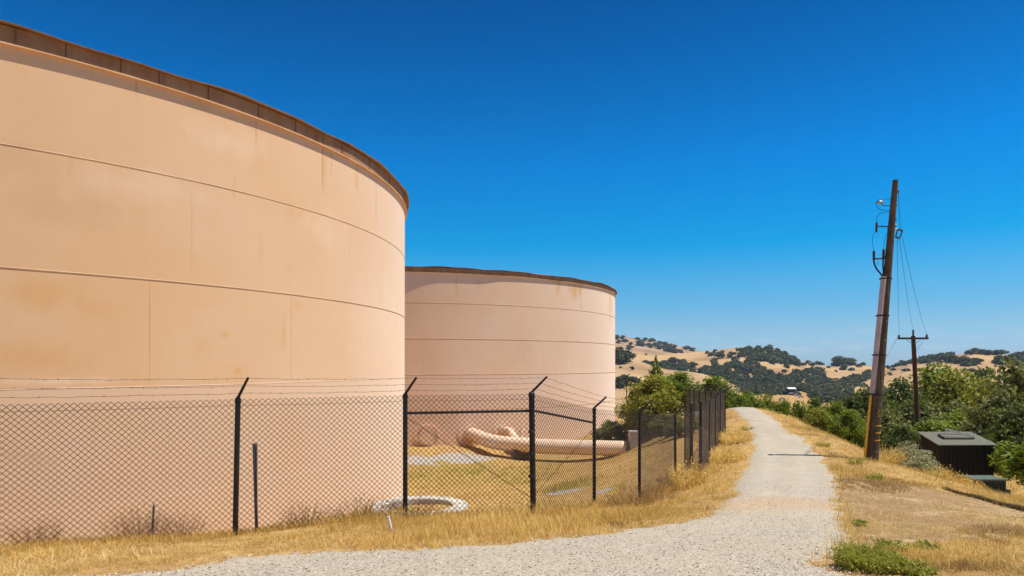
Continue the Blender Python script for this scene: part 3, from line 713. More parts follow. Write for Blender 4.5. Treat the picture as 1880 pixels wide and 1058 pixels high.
# ------------------------------------------------------------------ chain link fence
def frame(p): return g1(p[0], p[1])
H = 1.83
def top_z(px, Z, ytop): return -(ytop - HY) / F * Z
tops = {0: None}
FTOP = [-0.47, -0.47, -0.475, -0.468, -0.463, -0.83, -1.0, -1.32, -1.28, -1.2, -1.16, -1.12, -1.10]
def linkmesh(name, a, b, za0, za1, zb0, zb1, parent, pitch=0.078, r=0.0021, mat=None):
    """woven diamond wire between plan points a and b; bottoms za0/zb0, tops za1/zb1"""
    L_ = math.hypot(b[0] - a[0], b[1] - a[1]); nx = max(int(round(L_ / pitch)), 2)
    ht = (za1 - za0 + zb1 - zb0) / 2; ny = int(round(ht / (pitch * 0.98)))
    segs = []
    dx, dy = (b[0] - a[0]) / L_, (b[1] - a[1]) / L_; nxn, nyn = -dy, dx
    # vertical zigzag wires, wire i spans columns i-0.5..i+0.5
    hx = np.arange(0, 2 * ny + 1)
    P0 = []; P1 = []
    for i in range(nx + 1):
        off = np.where(hx % 2 == 0, 0.0, 0.5) * (1 if i < nx else 0)
        for sgn in (1,):
            u = (i + off) / nx; v = hx / (2 * ny)
            x = a[0] + (b[0] - a[0]) * u; y = a[1] + (b[1] - a[1]) * u
            z = (za0 + (zb0 - za0) * u) * (1 - v) + (za1 + (zb1 - za1) * u) * v
            pts = np.stack([x, y, z], 1); P0.append(pts[:-1]); P1.append(pts[1:])
        if i > 0:
            off = np.where(hx % 2 == 0, 0.0, -0.5)
            u = (i + off) / nx; v = hx / (2 * ny)
            x = a[0] + (b[0] - a[0]) * u; y = a[1] + (b[1] - a[1]) * u
            z = (za0 + (zb0 - za0) * u) * (1 - v) + (za1 + (zb1 - za1) * u) * v
            pts = np.stack([x, y, z], 1); P0.append(pts[:-1]); P1.append(pts[1:])
    # knuckle peaks on top
    for i in range(nx):
        u0, u1, um = i / nx, (i + 1) / nx, (i + .5) / nx
        f = lambda u, dz: (a[0] + (b[0] - a[0]) * u, a[1] + (b[1] - a[1]) * u, za1 + (zb1 - za1) * u + dz)
    P0 = np.vstack(P0); P1 = np.vstack(P1)
    w = r * 1.0
    d = P1 - P0; d /= np.linalg.norm(d, axis=1)[:, None]
    nv = np.array([nxn, nyn, 0.0]); s = np.cross(d, nv)
    offs = [nv * w * 1.15, (-nv * 0.6)[None, :] * w + s * w, (-nv * 0.6)[None, :] * w - s * w]
    V = np.stack([P0 + o for o in offs] + [P1 + o for o in offs], 1)
    k = len(P0); fac = np.array([[0, 1, 4, 3], [1, 2, 5, 4], [2, 0, 3, 5]])
    Fc = (fac[None] + np.arange(k)[:, None, None] * 6).reshape(-1, 4)
    me = np_mesh(name, V.reshape(-1, 3), 4, mat or M_wire, faces=Fc)
    return adopt(link(name, me), parent)

def sagline(a, b, sag, n=10, jit=0.004):
    return [a.lerp(b, t) + Vector((random.gauss(0, jit), random.gauss(0, jit), -sag * 4 * t * (1 - t) + random.gauss(0, jit))) for t in [i / n for i in range(n + 1)]]
def barbed(a, b, parent, rad=0.0023):
    n = max(int((b - a).length / 0.13), 4)
    pts = sagline(a, b, 0.012, n, 0.0035)
    m = MB(); m.tube(pts, rad, 4, False)
    for p in pts[1:-1]:
        for _ in range(2):
            d = Vector((random.gauss(0, 1), random.gauss(0, 1), random.gauss(0, 1))).normalized() * 0.016
            m.tube([p - d, p + d], rad * 0.7, 3, False)
    m.build('barbed_strand', M_barb, parent)

def post(p, zt, zb, r, parent, arm, lean=(0, 0)):
    m = MB(); m.tube([(p[0] + lean[0], p[1], zb - 0.3), (p[0], p[1], zt)], r, 14)
    po = m.build('post', M_black, parent, False)
    cap = MB(); cap.lathe((p[0], p[1], zt), [(r + .004, -0.05), (r + .006, 0.0), (r * 0.7, 0.028), (0.001, 0.034)], 14)
    c = cap.build('post_cap', M_black); c.parent = po; 
    if arm is not None:
        d = Vector((arm[0], arm[1], 0)); tip = Vector((p[0], p[1], zt + 0.02)) + d + Vector((0, 0, arm[2]))
        m = MB(); b0 = Vector((p[0], p[1], zt + 0.02)); m.tube([b0, tip], [0.017 + p[1] * .0004, 0.013 + p[1] * .0004], 6)
        o = m.build('barb_arm', M_black); o.parent = po
        # strand ties
        return [b0.lerp(tip, q) for q in (0.22, 0.58, 0.95)]
    return None

fence = tag(empty('chain_link_fence', (fence_xy[4][0], fence_xy[4][1], -2.4)), 'black chain link fence with angled arms and barbed wire, curving along the gravel path', 'fence')
fence.location = (0, 0, 0)
arms = {0: (.13, -.12, .30), 1: (.14, -.10, .30), 2: (.17, -.08, .275), 3: (.18, -.08, .25), 4: (.24, -.06, .25), 5: (.22, -.06, .21), 6: (.21, -.05, .20), 7: (.26, -.04, .26)}
for k in range(8, 13): arms[k] = (.28, -.03, .24)
tips = []
zb_ = [g1(*q) for q in fence_xy]
for i, (q, zt) in enumerate(zip(fence_xy, FTOP)):
    big = i in (2, 3, 4, 8, 12)
    r = 0.036 if i in (1, 2, 3) else 0.047 if i == 4 else 0.032 if i < 8 else 0.05 if i == 8 else 0.03
    lean = (-0.045, 0) if i == 2 else (0.03, 0) if i == 4 else (0.02, 0) if i == 7 else (0, 0)
    ztop = zt + (0.24 if i == 8 else 0)
    tips.append(post(q, ztop, zb_[i], r, fence, None if i == 8 else arms[i], lean))
tips[8] = [Vector((fence_xy[8][0], fence_xy[8][1], FTOP[8] + d)) for d in (0.06, 0.13, 0.2)]
for i in range(len(fence_xy) - 1):
    a, b = fence_xy[i], fence_xy[i + 1]
    linkmesh('mesh_panel', a, b, zb_[i] + 0.03, FTOP[i] - 0.0, zb_[i + 1] + 0.03, FTOP[i + 1] - 0.0, fence, r=0.0034 if i < 5 else 0.0028 if i < 7 else 0.0024, mat=M_wire if i < 7 else M_wirefar)
    # tension wire
    A = Vector((a[0], a[1], FTOP[i] - 0.085)); B = Vector((b[0], b[1], FTOP[i + 1] - 0.085))
    MB().tube(sagline(A, B, 0.01, 8, 0.001), 0.0022, 4, False).build('tension_wire', M_wire, fence)
    for k in range(3): barbed(tips[i][k], tips[i + 1][k], fence)
def rail(i, j, dz, r=0.021):
    a, b = fence_xy[i], fence_xy[j]
    MB().tube([(a[0], a[1], FTOP[i] - dz), (b[0], b[1], FTOP[j] - dz)], r, 10).build('brace_rail', M_black, fence)
rail(3, 4, 0.27); rail(4, 5, 0.26, 0.020)
a, b = fence_xy[3], fence_xy[4]
MB().tube([(a[0], a[1] , FTOP[3] - 0.32), (b[0], b[1], g1(*b) + 0.28)], 0.005, 6).build('truss_rod', M_wire, fence)
a, b = fence_xy[5], fence_xy[4]
MB().tube([(a[0], a[1], FTOP[5] - 0.34), (b[0], b[1], g1(*b) + 0.28)], 0.004, 6).build('truss_rod', M_wire, fence)
# bands on the terminal post
for dz in (0.27, 0.6, 0.95, 1.3):
    MB().lathe((fence_xy[4][0], fence_xy[4][1], FTOP[4] - dz), [(0.048, -.02), (0.053, -.015), (0.053, .015), (0.048, .02)], 14).build('band_clamp', M_black, fence)
# far run going back from the corner
fr_top = np.linspace(-1.10, -1.52, len(farrun_xy))
ft = [tips[12]]
for i, q in enumerate(farrun_xy):
    if i: ft.append(post(q, fr_top[i], g1(*q), 0.035, fence, (.30, -.05, .26)))
for i in range(len(farrun_xy) - 1):
    a, b = farrun_xy[i], farrun_xy[i + 1]
    linkmesh('mesh_panel', a, b, fr_top[i] - 1.8, fr_top[i], fr_top[i + 1] - 1.8, fr_top[i + 1], fence, r=0.0028, pitch=0.085, mat=M_wirefar)
    for k in range(3): barbed(ft[i][k], ft[i + 1][k], fence, 0.007)
# pedestrian gate leaf swung open inside the fence
gt = tag(empty('gate', (5.15, 19.6, -3.15)), 'narrow chain link gate standing open inside the fence bend, with a tall round post', 'gate')
g_a = ((1269 - CXP) / F * 19.9, 19.9); g_b = ((1257.5 - CXP) / F * 21.2, 21.2)
gz = g1(*g_a)
m = MB(); m.tube([(g_a[0], g_a[1], gz - .2), (g_a[0], g_a[1], -1.13)], 0.055, 16); m.lathe((g_a[0], g_a[1], -1.13), [(0.058, -.03), (0.06, 0), (0.03, .03), (0.001, .035)], 14); m.build('gate_post', M_black, gt)
m = MB(); zt = -1.5
m.tube([(g_b[0], g_b[1], gz + .05), (g_b[0], g_b[1], zt)], 0.024, 10); m.tube([(g_a[0], g_a[1], zt), (g_b[0], g_b[1], zt)], 0.022, 10); m.tube([(g_a[0], g_a[1], gz + .1), (g_b[0], g_b[1], gz + .1)], 0.022, 10)
m.build('gate_frame', M_black, gt)
linkmesh('mesh_panel', g_a, g_b, gz + .1, zt, gz + .1, zt, gt, r=0.003)
q = P(1286, 0, 18.6); m = MB(); zz = g1(q.x, q.y); m.box((q.x, q.y, (zz - 1.75) / 2), (0.05, 0.03, -1.75 - zz + .1)); m.box((q.x, q.y, -1.72), (0.07, 0.05, 0.03))
tag(m.build('marker_post', M_steelblue), 'slim grey blue marker post beside the tall gate post in the fence bend', 'post')

# stakes and stubs near the fence
p0 = hit(468, 968, 20); p0 = Vector((P(469, 0, 9.6).x, 9.6, 0)); zb = g1(p0.x, p0.y); zt = -(814 - HY) / F * 9.6
m = MB(); m.tube([(p0.x + 0.02, p0.y, zb - .1), (p0.x - 0.02, p0.y, zt)], 0.023, 4); m.box((p0.x + .012, p0.y + .012, (zb + zt) / 2), (0.008, 0.04, zt - zb - 0.02))
tag(m.build('steel_stake', M_steelblue), 'waist high dark steel stake just inside the fence, right of a leaning post', 'stake')
p0 = Vector((P(281, 0, 9.2).x, 9.2, 0)); zb = g1(p0.x, p0.y)
m = MB(); m.tube([(p0.x - 0.02, p0.y, zb - .1), (p0.x + 0.01, p0.y, -(927 - HY) / F * 9.2)], 0.014, 4); m.box((p0.x + .008, p0.y + .008, -(927 - HY) / F * 9.2 - .05), (0.012, 0.03, 0.03))
tag(m.build('steel_stake', M_steelblue), 'short thin blue grey stake poking out of the dry grass at left', 'stake')
p0 = hit(722, 975)
m = MB(); tp = P(713, 950, p0.y); m.tube([p0 - Vector((0, 0, .08)), tp], 0.017, 12); m.tube([tp, tp + (tp - p0).normalized() * 0.012], 0.020, 12)
tag(m.build('pipe_stub', M_pvc), 'short white plastic pipe leaning in the grass in front of the fence', 'pipe stub')

# concrete ring lying inside the fence
rc = P(770, 0, 22.3); zr = max(g1(rc.x - 1, rc.y), g1(rc.x, rc.y), g1(rc.x + 1.0, rc.y)) + 0.05; zr = -4.62
m = MB(); m.lathe((rc.x, rc.y, zr), [(1.08, -0.6), (1.60, -0.6), (1.61, -0.02), (1.58, 0.02), (1.10, 0.03), (1.08, 0.0), (1.08, -0.6)], 72)
rr_ = m.build('concrete_ring', M_ring, None, False); tag(rr_, 'low round white concrete ring in the dry grass beside the big tank', 'concrete ring')

# ------------------------------------------------------------------ utility poles
def lerp_pole(b, t, k): return b.lerp(t, k)
PZ = 22.0
pb = P(1600, 846, PZ); pb.z = g1(pb.x, pb.y) ; pt = P(1644, 331, PZ)
pole = tag(empty('utility_pole', pb), 'tall leaning wooden utility pole with yellow guard and switch gear, beside the path', 'utility pole')
ks = [i / 14 for i in range(15)]
MB().tube([pb.lerp(pt, k) - (Vector((0, 0, .4)) if k == 0 else Vector((0, 0, 0))) for k in ks], [0.195 - 0.11 * k for k in ks], 18).build('shaft', M_wood, pole, False)
def pyk(py): return (846 - py) / (846 - 331)
ax = (pt - pb).normalized()
def sidept(py, dx, dy=0.0):
    k = pyk(py); return pb.lerp(pt, k) + Vector((dx, dy, 0))
def rad(py): return 0.195 - 0.11 * pyk(py)
# riser guard
def strip(y0, y1, wdt, mat, name, n=6, off=0.0):
    pts = [sidept(y0 + (y1 - y0) * i / n, -rad(y0 + (y1 - y0) * i / n) - wdt * 0.25 + off, -0.06) for i in range(n + 1)]
    return MB().tube(pts, wdt, 10).build(name, mat, pole, False)
strip(722, 508, 0.085, M_conduit, 'riser_guard')
strip(842, 724, 0.036, M_yellow, 'yellow_guard', off=-0.055)
for py in (724, 652, 580, 512):
    c = sidept(py, -0.055, -0.02); rs_ = rad(py) + 0.058; MB().lathe(c, [(rs_, -0.02), (rs_ + .006, -0.02), (rs_ + .006, 0.02), (rs_, 0.02)], 20).build('strap', M_black, pole)
for py in (781, 794, 807.5):
    c = sidept(py, 0, 0); MB().lathe(c, [(rad(py) + 0.004, -0.016), (rad(py) + 0.009, -0.016), (rad(py) + 0.009, 0.016), (rad(py) + 0.004, 0.016)], 20, math.radians(255), math.radians(335)).build('yellow_band', M_yellow, pole)
tagm = MB()
for i, py in enumerate((752, 756, 760, 764)):
    c = sidept(py, 0.0, -rad(py) - 0.006); tagm.box(c, (0.055, 0.006, 0.012)); 
    if i < 3: tagm.box(c + Vector((-0.024 if i % 2 else 0.024, 0, -0.035)), (0.01, 0.006, 0.055))
tagm.build('yellow_number_tag', M_yellow, pole)
bt = MB()
for py in (700, 625, 590, 828, 742):
    c = sidept(py, 0.02, -rad(py)); bt.tube([c, c + Vector((0, -0.03, 0))], 0.022, 6)
bt.build('bolt', M_grey, pole)
# upper bracket: light-like disc arrester
def PP(px, py, dz=0.0): 
    v = P(px, py, PZ + dz); return v
m = MB(); m.tube([PP(1637, 378), PP(1622, 378), PP(1618, 374)], 0.012, 6); m.build('disc_bracket', M_cable, pole)
m = MB(); c = PP(1615.5, 371.5); m.lathe(c, [(0.001, 0.05), (0.05, 0.045), (0.11, 0.0), (0.10, -0.03), (0.04, -0.05), (0.001, -0.05)], 20); m.build('disc_insulator', M_grey, pole, True)
# cutout with bracket
m = MB(); m.tube([PP(1631, 416), PP(1612, 416)], 0.022, 6); m.tube([PP(1631, 416), PP(1630, 424)], 0.022, 6); m.build('cutout_bracket', M_wood, pole)
def ribbed(a, b, r, n=9):
    m = MB(); L_ = (b - a); k = n * 2
    pts = [a + L_ * i / k for i in range(k + 1)]
    m.tube(pts, [r * (1.0 if i % 2 else 0.62) for i in range(k + 1)], 12); return m
ribbed(PP(1609.5, 409), PP(1608.8, 427), 0.042).build('fuse_cutout', M_porc, pole)
m = MB(); m.tube([PP(1626, 475), PP(1604, 475.5)], 0.025, 6); m.tube([PP(1626, 470), PP(1626, 482)], 0.03, 6); m.build('cable_bracket', M_wood, pole)
ribbed(PP(1604.3, 461), PP(1604.3, 478), 0.048).build('cable_terminator', M_porc, pole)
ribbed(PP(1622.2, 458), PP(1621.6, 475), 0.048).build('cable_terminator', M_porc, pole)
def cable(pts, r, name='jumper_cable'):
    cc = [Vector(tuple(p)) for p in pts]
    arr = catmull([tuple(p) for p in cc], 6); MB().tube([Vector(q) for q in arr], r, 6).build(name, M_cable, pole, True)
cable([PP(1604, 478), PP(1606, 487), PP(1611, 496), PP(1617, 503), PP(1620.5, 509), PP(1619, 516)], 0.026, 'power_cable')
cable([PP(1621.5, 475), PP(1621, 488), PP(1622, 500), PP(1620.5, 509), PP(1619, 520)], 0.024, 'power_cable')
cable([PP(1604.3, 461), PP(1602, 448), PP(1602, 436), PP(1606, 427)], 0.006)
cable([PP(1622, 458), PP(1623.5, 444), PP(1627, 432), PP(1632, 424)], 0.006)
cable([PP(1609.5, 409), PP(1610, 399), PP(1616, 392), PP(1626, 390), PP(1635, 389)], 0.007)
cable([PP(1636, 365.5), PP(1624, 366), PP(1613, 367), PP(1608.5, 375), PP(1612, 382), PP(1620, 386), PP(1634, 388)], 0.008)
cable([PP(1609, 480), PP(1612, 487), PP(1613, 477)], 0.004)
# right side switch frame
m = MB(); 
fr = [PP(1648, 421), PP(1657, 424), PP(1651, 438), PP(1644.5, 435)]
for i in range(4): m.tube([fr[i], fr[(i + 1) % 4]], 0.020 if i % 2 else 0.032, 8)
m.build('switch_frame', M_porc, pole)
m = MB(); m.tube([PP(1639, 420), PP(1648, 421)], 0.02, 6); m.tube([PP(1640, 412), PP(1645, 413), PP(1644, 418)], 0.018, 6); m.tube([PP(1640, 425), PP(1643, 421)], 0.016, 6); m.build('switch_bracket', M_grey, pole)
for px, py in ((1648.5, 352), (1645, 378), (1643.5, 404), (1637, 470), (1635.5, 482)):
    m = MB(); c = PP(px, py); m.tube([c + Vector((-.08, 0, 0)), c, c + Vector((.03, 0, 0))], [0.02, 0.05, 0.03], 10); m.build('side_insulator', M_porc, pole)

P2Z = 55.0
p2t = P(1676.5, 617, P2Z); p2b = P(1690.5, 840, P2Z); p2b.z = min(p2b.z, g1(p2b.x, p2b.y))
pole2 = tag(empty('utility_pole', p2b), 'distant thin utility pole with one crossarm, standing behind the dark shed', 'utility pole')
MB().tube([p2b - Vector((0, 0, .3)), p2b.lerp(p2t, .5), p2t], [0.21, 0.18, 0.16], 12).build('shaft', M_wood2, pole2)
m = MB(); A_ = P(1649, 622, P2Z - .2); B_ = P(1704, 621, P2Z - .2); cmid = (A_ + B_) / 2
m.box(cmid, (2.42, 0.12, 0.16)); m.build('crossarm', M_wood, pole2)
for s in (-1, 1):
    MB().tube([P(1677 + s * 13, 624, P2Z - .28), P(1677 + s * 3, 631, P2Z - .28)], 0.025, 6).build('arm_brace', M_grey, pole2)
ins_tops = []
for px, py in ((1650.5, 615), (1676.5, 606), (1701.5, 614)):
    top = P(px, py, P2Z - .2); bot = P(px, 621 if px != 1676.5 else 617, P2Z - .2)
    ribbed(bot, top, 0.09, 3).build('pin_insulator', M_porc, pole2); ins_tops.append(top)

def wire(a, b, sag, r, label, grp='overhead wires between the two poles'):
    n = 24; pts = [a.lerp(b, i / n) - Vector((0, 0, sag * 4 * (i / n) * (1 - i / n))) for i in range(n + 1)]
    tag(MB().tube(pts, r, 5, False).build('power_line', M_cable), label, 'power line', grp)
wire(PP(1647, 438), ins_tops[0], 0.25, 0.007, 'overhead wire to the left end of the distant crossarm')
wire(PP(1651, 438), ins_tops[1], 0.3, 0.007, 'overhead wire to the middle insulator of the distant pole')
wire(PP(1654, 425), ins_tops[2], 0.35, 0.007, 'overhead wire to the right end of the distant crossarm')
wire(PP(1649, 352), PP(1653, 422), 0.0, 0.007, 'short vertical jumper wire right of the leaning pole top')
tail = P(1560, 735, 190)
wire(ins_tops[0], P(1560, 740, 190), 1.5, 0.012, 'lower overhead wire running left from the distant crossarm end', 'wires running on down the valley')
wire(ins_tops[2], P(1600, 740, 190), 1.5, 0.012, 'lower overhead wire running left from the distant crossarm right insulator', 'wires running on down the valley')

# ------------------------------------------------------------------ shed and transformer box
fl_, fr_, bl_, br_ = P(1723, 817, 26), P(1832, 817, 25.5), P(1684, 793, 28.5), P(1780, 795, 28.0)
br_ = fr_ + (bl_ - fl_)
shed = tag(empty('equipment_shed', (fl_.x, fl_.y, -4.9)), 'dark brown metal equipment shed with a sloping olive roof and open hatch', 'shed')
def slab(c4, th, mb, dz=0):
    vs = [c + Vector((0, 0, dz - th)) for c in c4] + [c + Vector((0, 0, dz)) for c in c4]
    return mb.add(vs, [(3, 2, 1, 0), (4, 5, 6, 7), (0, 1, 5, 4), (1, 2, 6, 5), (2, 3, 7, 6), (3, 0, 4, 7)])
ex = (fr_ - fl_); ey = (bl_ - fl_); exn, eyn = ex.normalized(), ey.normalized()
slab([fl_, fr_, br_, bl_], 0.035, MB()).build('roof', M_shedroof, shed)
ins = 0.10
w4 = [fl_ + exn * ins + eyn * ins, fr_ - exn * ins + eyn * ins, br_ - exn * ins - eyn * ins, bl_ + exn * ins - eyn * ins]
slab([w + Vector((0, 0, -0.04)) for w in w4], 0.07, MB()).build('eave_trim', M_shed, shed)
m = MB()
vs = [Vector((w.x, w.y, -5.3)) for w in w4] + [w + Vector((0, 0, -0.1)) for w in w4]
ctr = sum(w4, Vector()) / 4
vs = [v + (Vector((ctr.x, ctr.y, v.z)) - v) * 0.02 for v in vs]
m.add(vs, [(0, 1, 5, 4), (1, 2, 6, 5), (2, 3, 7, 6), (3, 0, 4, 7)]).build('wall', M_shed, shed)
for (a, b, cnt) in ((w4[0], w4[1], 13), (w4[3], w4[0], 15), (w4[1], w4[2], 15)):
    m = MB(); rz = math.atan2((b - a).y, (b - a).x)
    for i in range(cnt):
        q = a.lerp(b, (i + .5) / cnt); zt = q.z - 0.11
        m.box((q.x, q.y, (zt - 5.2) / 2), (0.045, 0.035, zt + 5.2), rz)
    m.build('siding_ribs', M_shed, shed)
# roof hatch: curb and propped lid
hc = fl_.lerp(br_, 0.50)
def rp(s, t, h=0): return fl_ + ex * s + ey * t + Vector((0, 0, h))
hm = MB(); 
q4 = [rp(.26, .40), rp(.78, .40), rp(.78, .66), rp(.26, .66)]
for i in range(4):
    a, b = q4[i], q4[(i + 1) % 4]; hm.tube([a + Vector((0, 0, .045)), b + Vector((0, 0, .045))], 0.045, 4)
hm.build('hatch_curb', M_shed, shed)
slab([q + Vector((0, 0, .05)) for q in q4], 0.03, MB()).build('hatch_lid', M_shedroof, shed)
m = MB()
for (a, b) in (((.27, .42, 0.05), (.33, .50, .36)), ((.37, .42, 0.05), (.40, .50, .34)), ((.33, .50, .36), (.78, .42, 0.06)), ((.40, .50, .34), (.84, .46, 0.05)), ((.33, .50, .36), (.40, .50, .34))):
    m.tube([rp(*a), rp(*b)], 0.016, 6)
m.build('safety_rail', M_grey, shed)

tb = P(1818, 893, 22.7)
tbz = -(881 - HY) / F * 22.7
tr = tag(empty('transformer_box', (tb.x, tb.y, tbz - 0.8)), 'low dark green louvred electrical cabinet in front of the shed', 'electrical cabinet')
MB().box((tb.x, tb.y + .35, tbz - 0.42), (1.02, 0.75, 0.78)).build('cabinet', M_box, tr)
MB().box((tb.x, tb.y + .35, tbz), (1.12, 0.86, 0.05)).build('lid', M_boxtop, tr)
m = MB()
for i in range(11): m.box((tb.x - 0.44 + i * 0.088, tb.y - 0.035, tbz - 0.42), (0.035, 0.03, 0.62))
m.build('louvres', M_box, tr)
MB().box((tb.x + 0.62, tb.y + .25, tbz - 0.60), (0.2, 0.4, 0.5)).build('side_box', M_box, tr)

# ------------------------------------------------------------------ foliage
def leaves(lobes, n, size, seed, shell=0.6, gap=0.0, elong=1.9, noise=0.36, droop=0.0):
    r = np.random.default_rng(seed)
    lob = np.array(lobes, float)
    wgt = (lob[:, 3] * lob[:, 4] + lob[:, 4] * lob[:, 5] + lob[:, 3] * lob[:, 5]); wgt /= wgt.sum()
    idx = r.choice(len(lob), n, p=wgt)
    d = r.normal(size=(n, 3)); d /= np.linalg.norm(d, axis=1)[:, None]
    # clumped: pull directions to a set of clump centres
    nc = 46; cc = r.normal(size=(len(lob) * nc, 3)); cc /= np.linalg.norm(cc, axis=1)[:, None]
    ci = idx * nc + r.integers(0, nc, n)
    mixk = 0.66
    d = d * (1 - mixk) * (0.4 + 0.5 * r.random(n))[:, None] + cc[ci] * mixk; d /= np.linalg.norm(d, axis=1)[:, None]
    clr = r.random(len(lob) * nc)
    rad = (1 - noise / 2 + noise * (clr[ci] - 0.5) * 2) * (1 - shell * r.random(n) ** 2.2)
    c = lob[idx, :3] + d * lob[idx, 3:6] * rad[:, None]
    # discard leaves well inside another lobe
    keep = np.ones(n, bool)
    for k in range(len(lob)):
        q = (c - lob[k, :3]) / lob[k, 3:6]
        keep &= ~((np.sum(q * q, 1) < 0.30) & (idx != k))
    c, d, ci = c[keep], d[keep], ci[keep]; n = len(c)
    nrm = d + r.normal(size=(n, 3)) * 0.75; nrm[:, 2] += 0.25; nrm /= np.linalg.norm(nrm, axis=1)[:, None]
    t = r.normal(size=(n, 3)); t -= nrm * np.sum(t * nrm, 1)[:, None]; t /= np.linalg.norm(t, axis=1)[:, None]
    b = np.cross(nrm, t)
    s = size * (0.6 + 0.8 * r.random(n))
    a_ = t * (s * elong / 2)[:, None]; b_ = b * (s / 2)[:, None]
    V = np.stack([c - a_, c - b_ + a_ * 0.1, c + a_, c + b_ + a_ * 0.1], 1).reshape(-1, 3)
    tone = np.clip(0.47 + 0.75 * (clr[ci] - 0.5) + 0.20 * r.normal(size=n), 0, 1)
    return V, tone
def oak_lobes(seed, w=1.0, h=1.0, n=9, base=0.35):
    r = random.Random(seed); L_ = [(0, 0, 0.62 * h, 0.30 * w, 0.30 * w, 0.30 * h)]
    for i in range(n):
        a = 2 * math.pi * i / n + r.random(); q = 0.20 + 0.14 * r.random(); k = 0.17 + 0.10 * r.random()
        L_.append((math.cos(a) * q * w, math.sin(a) * q * w, (base + 0.45 * r.random()) * h, k * w, k * w, k * h * (0.8 + .4 * r.random())))
    L_.append((0.05 * w, 0.02, 0.80 * h, 0.17 * w, 0.17 * w, 0.16 * h))
    return L_
def trunk_mb(seed, w, h, r0):
    r = random.Random(seed); m = MB()
    top = Vector((0.05 * w, 0, 0.62 * h))
    m.tube([(0, 0, -0.08 * h), (0.01 * w, 0, 0.15 * h), (0.03 * w, 0.01 * w, 0.35 * h), top], [r0 * 1.2, r0, r0 * .7, r0 * .25], 8)
    for i in range(7):
        a = r.random() * 6.28; s = Vector((0.015 * w, 0, (0.15 + 0.25 * r.random()) * h)); q = 0.28 + .12 * r.random()
        e = Vector((math.cos(a) * q * w, math.sin(a) * q * w, (0.45 + 0.35 * r.random()) * h))
        md = s.lerp(e, .5) + Vector((0, 0, 0.05 * h)); m.tube([s, md, e], [r0 * .5, r0 * .3, r0 * .08], 6)
    return m
PROTO = {}
def proto(key, lobes, n, size, mat, seed, w, h, r0, **kw):
    V, tone = leaves(lobes, n, size, seed, **kw)
    cm = np_mesh('crown', V, 4, mat, tone=tone)
    tb_ = trunk_mb(seed, w, h, r0); tm = bpy.data.meshes.new('trunk'); tm.from_pydata(tb_.v, [], tb_.f); tm.update(); tm.shade_smooth(); tm.materials.append(M_bark)
    PROTO[key] = (cm, tm)
# unit-sized (about 1 m across); scaled on placement
proto('dark', oak_lobes(1, 1, 1, 10, .2), 17000, 0.022, L_dark, 11, 1, 1, 0.03)
proto('green', oak_lobes(2, 1, 1, 11, .2), 17000, 0.022, L_green, 12, 1, 1, 0.025)
proto('yellow', oak_lobes(3, 1, 1, 11, .15), 17000, 0.022, L_yellow, 13, 1, 1, 0.025)
proto('olive', oak_lobes(4, 1, 1, 12, .2), 15000, 0.026, L_olive, 14, 1, 1, 0.03, noise=0.4)
proto('sage', oak_lobes(6, 1, 1, 9, .1), 9000, 0.022, L_sage, 16, 1, 1, 0.02)
proto('far', oak_lobes(5, 1, 1, 7, .25), 900, 0.085, L_far, 15, 1, 1, 0.03, noise=0.3)
proto('far2', oak_lobes(8, 1.1, .9, 6, .25), 900, 0.085, L_far, 18, 1, 1, 0.03, noise=0.3)
proto('willow', [(0, 0, .35, .3, .3, .3), (.25, 0, .4, .25, .2, .3), (-.25, .05, .35, .24, .2, .26), (-.1, -.2, .5, .2, .2, .3), (.1, .2, .55, .2, .2, .35), (-.38, -.05, .5, .14, .12, .14), (.35, .1, .7, .15, .12, .2), (-.2, .1, .72, .13, .12, .18)], 9000, 0.028, L_green, 21, 1, 1, 0.02, noise=0.6, elong=2.6)
con = [(0, 0, z, 0.5 * (1.05 - z), 0.5 * (1.05 - z), 0.10) for z in np.linspace(.08, .98, 12)]
proto('conifer', con, 7000, 0.03, L_green, 19, .3, 1, 0.02, noise=0.35)

def plant(name, key, base, w, h, label, cat='tree', group=None, rz=None):
    cm, tm = PROTO[key]
    e = empty(name, base, random.random() * 6.28 if rz is None else rz)
    e.scale = (w, w, h)
    tag(e, label, cat, group)
    for nm, me in (('trunk', tm), ('crown', cm)):
        o = bpy.data.objects.new(nm, me); COL.objects.link(o); o.parent = e
    return e
def plant_px(name, key, px, ytop, wpx, Z, label, cat='tree', group=None, ybot=None, zadd=0):
    x = (px - CXP) / F * Z; zt = -(ytop - HY) / F * Z
    zb = g1(x, Z) - 0.1 if ybot is None else -(ybot - HY) / F * Z
    return plant(name, key, (x, Z, zb), wpx / F * Z * 1.12, (zt - zb) * 1.03, label, cat, group)

# behind the fence, left of the path
plant_px('bushy_tree', 'yellow', 1204, 687, 118, 42, 'big yellow green bushy tree just behind the fence, left of the gate', 'tree')
plant_px('bushy_tree', 'yellow', 1180, 716, 84, 44, 'lower yellow green bushy tree, left of the bigger one behind the fence', 'tree')
plant_px('conifer_tree', 'conifer', 1204, 664, 80, 47, 'pointed green conifer tip rising above the yellow green bushy tree', 'tree')
plant_px('shrub', 'olive', 1224, 757, 66, 36, 'low grey green shrub in front of the yellow green tree', 'shrub')
plant_px('shrub', 'olive', 1122, 770, 66, 45, 'small dark shrub behind the pipe at the edge of the far tank', 'shrub')
plant_px('shrub', 'olive', 1250, 764, 56, 33, 'olive shrub seen through the mesh just left of the gate post', 'shrub')
plant_px('round_tree', 'green', 1247, 680, 85, 52, 'round green tree right of the conifer, behind the far fence run', 'tree')
plant_px('round_tree', 'green', 1312, 688, 112, 56, 'wide dark green tree behind the far fence corner', 'tree')
